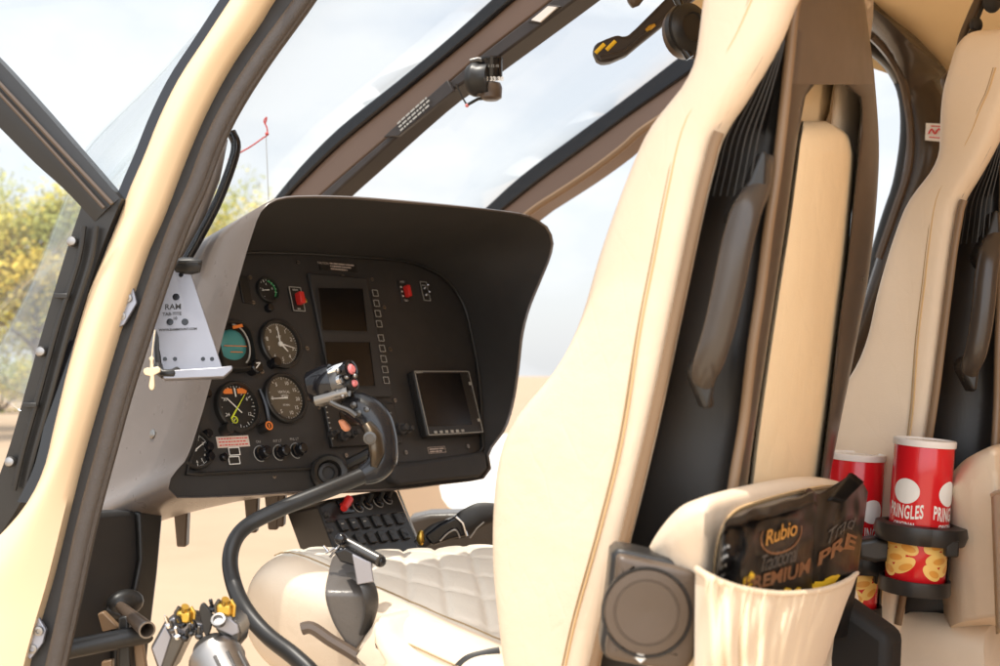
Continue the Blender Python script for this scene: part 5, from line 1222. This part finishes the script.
g = MB(); g.tube([tp(157,330,-.004), tp(157,350,-.002), tp(159,368,.004)], .004, 8); obj('plate_edge', g, M['softblack'], tm)
g = MB(); g.lathe(tp(183,266,-.002), RX, [(.010, -.008), (.0115, 0), (.0115, .012), (.009, .022), (.004, .024)], 18); obj('clamp_knob', g, M['softblack'], tm)
g = MB(); g.box(tp(190,262.5,.004), .032, .014, .006, TM.r, TM.n, TM.u); obj('clamp_plate', g, M['softblack'], tm, bevel=.002)
g = MB(); g.tube([tp(180,268,-.004), tp(168,275,-.03), tp(150,290,-.10)], .009, 10); obj('mount_arm', g, M['softblack'], tm)
# cross pendant on a thread under the mount
cr2 = thing('cross_pendant', 'small pale metal cross hanging below the tablet cradle corner', 'pendant', at_d(152, 390, 1.415))
CP = Plane(at_d(152, 370, 1.415), RX, UX)
if CP.n.dot(AX) > 0: CP.n = -CP.n
def cross_poly():
    u = lambda x, y: CP.at(x, y)
    return [(149.5,389),(148.5,386),(150.2,376),(145,375),(143,372),(143.5,369),(147,367.5),(150,368),(150,361),(148.5,358),(151.5,355.5),(154,358),(153,361),(153.3,367.5),(158,366.5),(160.5,369),(160,372),(154,375),(154.5,385),(154,389),(151.5,390.5)]
g = MB(); g.prism([CP.at(x, y) for x, y in cross_poly()], -CP.n*.003); obj('cross_body', g, M['cross'], cr2, bevel=.0008)
g = MB(); g.tube([at_d(152, 356, 1.417), at_d(153, 345, 1.42), at_d(155, 330, 1.425)], .0009, 6); obj('thread', g, M['cross'], cr2)

# ------------------------------------------------------------------ compass on the windscreen post
cpos = at_d(487, 80, 2.12)
cm = thing('magnetic_compass', 'small round black compass hanging from the centre windscreen post', 'compass', cpos)
k_ = 2.12/1200
def cat(px, py, d=2.12): return at_d(px, py, d)
g = MB(); g.lathe(cat(474, 80), (RX*.9-AX*.35), [(.010, -.012), (.026, -.008), (.030, 0), (.030, .006), (.026, .012), (.026, .03)], 28); obj('compass_case', g, M['softblack'], cm)
g = MB(); g.lathe(cat(492, 72), UX, [(.0175, -.012), (.0185, -.010), (.0185, .018), (.0195, .020), (.0195, .024), (.015, .026)], 28); bw = obj('compass_bowl', g, M['gloss'], cm)
g = MB(); g.text('N 33 30', .0075, lambda x, y: cat(493.5, 79, 2.098)+RX*x+UX*y, bold=.0004); obj('compass_card', g, M['white'], bw, sm=False)
g = MB(); g.text('E 12 15', .0045, lambda x, y: cat(493.5, 66, 2.098)+RX*x+UX*y); obj('compass_marks', g, M['dim'], bw, sm=False)
g = MB(); g.lathe(cat(491, 98), UX, [(.013, -.004), (.019, 0), (.020, .018), (.017, .026)], 24); obj('compass_lamp', g, M['shell'], cm)
g = MB(); g.box(cat(482, 92), .024, .02, .016, RX, AX, UX); obj('compass_base', g, M['shell'], cm, bevel=.003)
g = MB(); g.tube([cat(456,84), cat(462,97), cat(467,105)], .0016, 6); g.tube([cat(467,105), cat(478,99), cat(490,98)], .0028, 8); obj('compass_stay', g, M['softblack'], cm)
g = MB(); g.ball(cat(467,105.5), .0036, 10); obj('stay_joint', g, M['pink'], cm)
g = MB(); g.tube([cat(470,62), cat(478,60), cat(486,62)], .006, 10); obj('compass_clamp', g, M['darkmetal'], cm)

# ------------------------------------------------------------------ overhead lever, knob, headsets, yaw string
lv = thing('overhead_lever', 'dark overhead lever with two yellow marks on its broad end near the roof', 'lever', at_d(690, -40, 1.9))
g = MB(); q = [(593.5,46),(594,52),(597,59),(602,62.5),(611,61),(627,54),(640,43),(655,31),(672,17),(700,-6),(715,-22),(700,-38),(680,-16),(664,0),(650,14),(637,27),(627,36),(622,35.5),(618,34),(607,38),(598,42)]
g.prism([at_d(x, y, 1.90) for x, y in q], AX*.030); lo = obj('lever_arm', g, M['postdark'], lv, bevel=.006, seg=3)
g = MB(); g.tube([at_d(x, y, 1.892) for x, y in ((600,58),(625,52),(640,40),(660,23),(690,-3))], .004, 8); obj('lever_edge', g, M['postdark'], lo)
for (a, b) in (((595.5,53),(604.5,44)), ((606.5,50),(615.5,41))):
    g = MB(); g.tube([at_d(*a, 1.899), at_d(*b, 1.899)], .0032, 10, flat=.5); obj('yellow_mark', g, M['yellow'], lo)
g = MB(); g.tube([at_d(x, y, 1.89) for x, y in ((646,31),(650,28),(655,25))], [.003, .005, .003], 8); obj('lever_catch', g, M['gold'], lo)
kn = thing('roof_control', 'dark rounded knob at the top edge of the photo beside the yellow marked lever', 'knob', at_d(633, -5, 1.88))
g = MB(); g.tube([at_d(x, y, 1.88) for x, y in ((660,-28),(645,-12),(634,1),(630,4))], [.008, .010, .011, .008], 14); obj('knob_body', g, M['shell'], kn, ang=80)
hs = thing('headset', 'black headset hanging beside the top of the nearest seat', 'headset', at_d(688, 20, 1.62), 'headsets')
g = MB(); g.lathe(at_d(690, 28, 1.60), (RX*.5-AX*.8), [(.026, -.02), (.034, -.012), (.034, -.004), (.0315, -.003), (.0315, .001), (.033, .002), (.030, .006), (.020, .009), (.018, .006), (.004, .006)], 28); obj('ear_cup', g, M['softblack'], hs)
g = MB(); g.lathe(at_d(687, 32, 1.64), (RX*.5-AX*.8), [(.026, -.012), (.036, -.010), (.037, .006), (.030, .010)], 28); obj('ear_pad', g, M['shell'], hs)
g = MB(); g.tube(smooth([at_d(x, y, 1.60) for x, y in ((672,-30),(676,-5),(681,8),(683,20),(680,32),(682,45),(690,58))], 30), [.008, .007, .005, .005, .005, .006], 10); obj('headband', g, M['gloss'], hs)
g = MB(); g.tube([at_d(683, 14, 1.588), at_d(679, 24, 1.588)], .003, 8); obj('band_clip', g, M['chrome'], hs)
hs2 = thing('headset', 'black headset hung over the headrest of the seat behind the snack tubes', 'headset', at_d(970, 40, 1.9), 'headsets')
g = MB(); g.tube(smooth([at_d(x, y, 1.88) for x, y in ((1000,-50),(985,-12),(972,15),(962,38),(958,60),(955,78),(957,92))], 40), [.008, .008, .008, .006, .005, .004], 10); obj('headband', g, M['shell'], hs2)
g = MB(); g.tube(smooth([at_d(x, y, 1.87) for x, y in ((987,-5),(978,18),(970,40),(966,58),(968,72))], 30), .003, 8); obj('headset_lead', g, M['softblack'], hs2)
for px, py, r in ((992,2,.017),(976,25,.012)):
    g = MB(); g.ball(at_d(px, py, 1.86), r, 18, (1, .8, 1)); obj('mic_foam', g, M['liner'], hs2)
g = MB(); g.lathe(at_d(951, 82, 1.95), (RX*.3-AX*.9), [(.008, -.010), (.016, -.006), (.0175, 0), (.016, .004), (.008, .006)], 24); obj('ear_cup', g, M['shell'], hs2)
g = MB(); g.box(at_d(961, 58, 1.875), .014, .012, .026, RX, AX, UX); obj('band_slider', g, M['softblack'], hs2, bevel=.003)
g = MB(); g.ball(at_d(972, 33, 1.855), .006, 12); obj('slider_knob', g, M['softblack'], hs2)
ys = thing('yaw_string', 'red wire arm with a thin hanging thread outside the windscreen', 'yaw string', at_d(235, 155, 2.5))
g = MB(); g.tube(smooth([at_d(x, y, 2.5) for x, y in ((228,160),(234,156),(250,147),(263,138),(267,135),(267,128),(264,121),(267,117),(265,124))], 40), .0016, 6); obj('wire_arm', g, M['redwire'], ys)
g = MB(); g.tube([at_d(x, y, 2.5) for x, y in ((266,136),(267,160),(268.5,200))], .0009, 6); obj('thread', g, M['dim'], ys)
g = MB(); g.ball(at_d(267, 134, 2.5), .004, 10); obj('wire_knot', g, M['redwire'], ys)
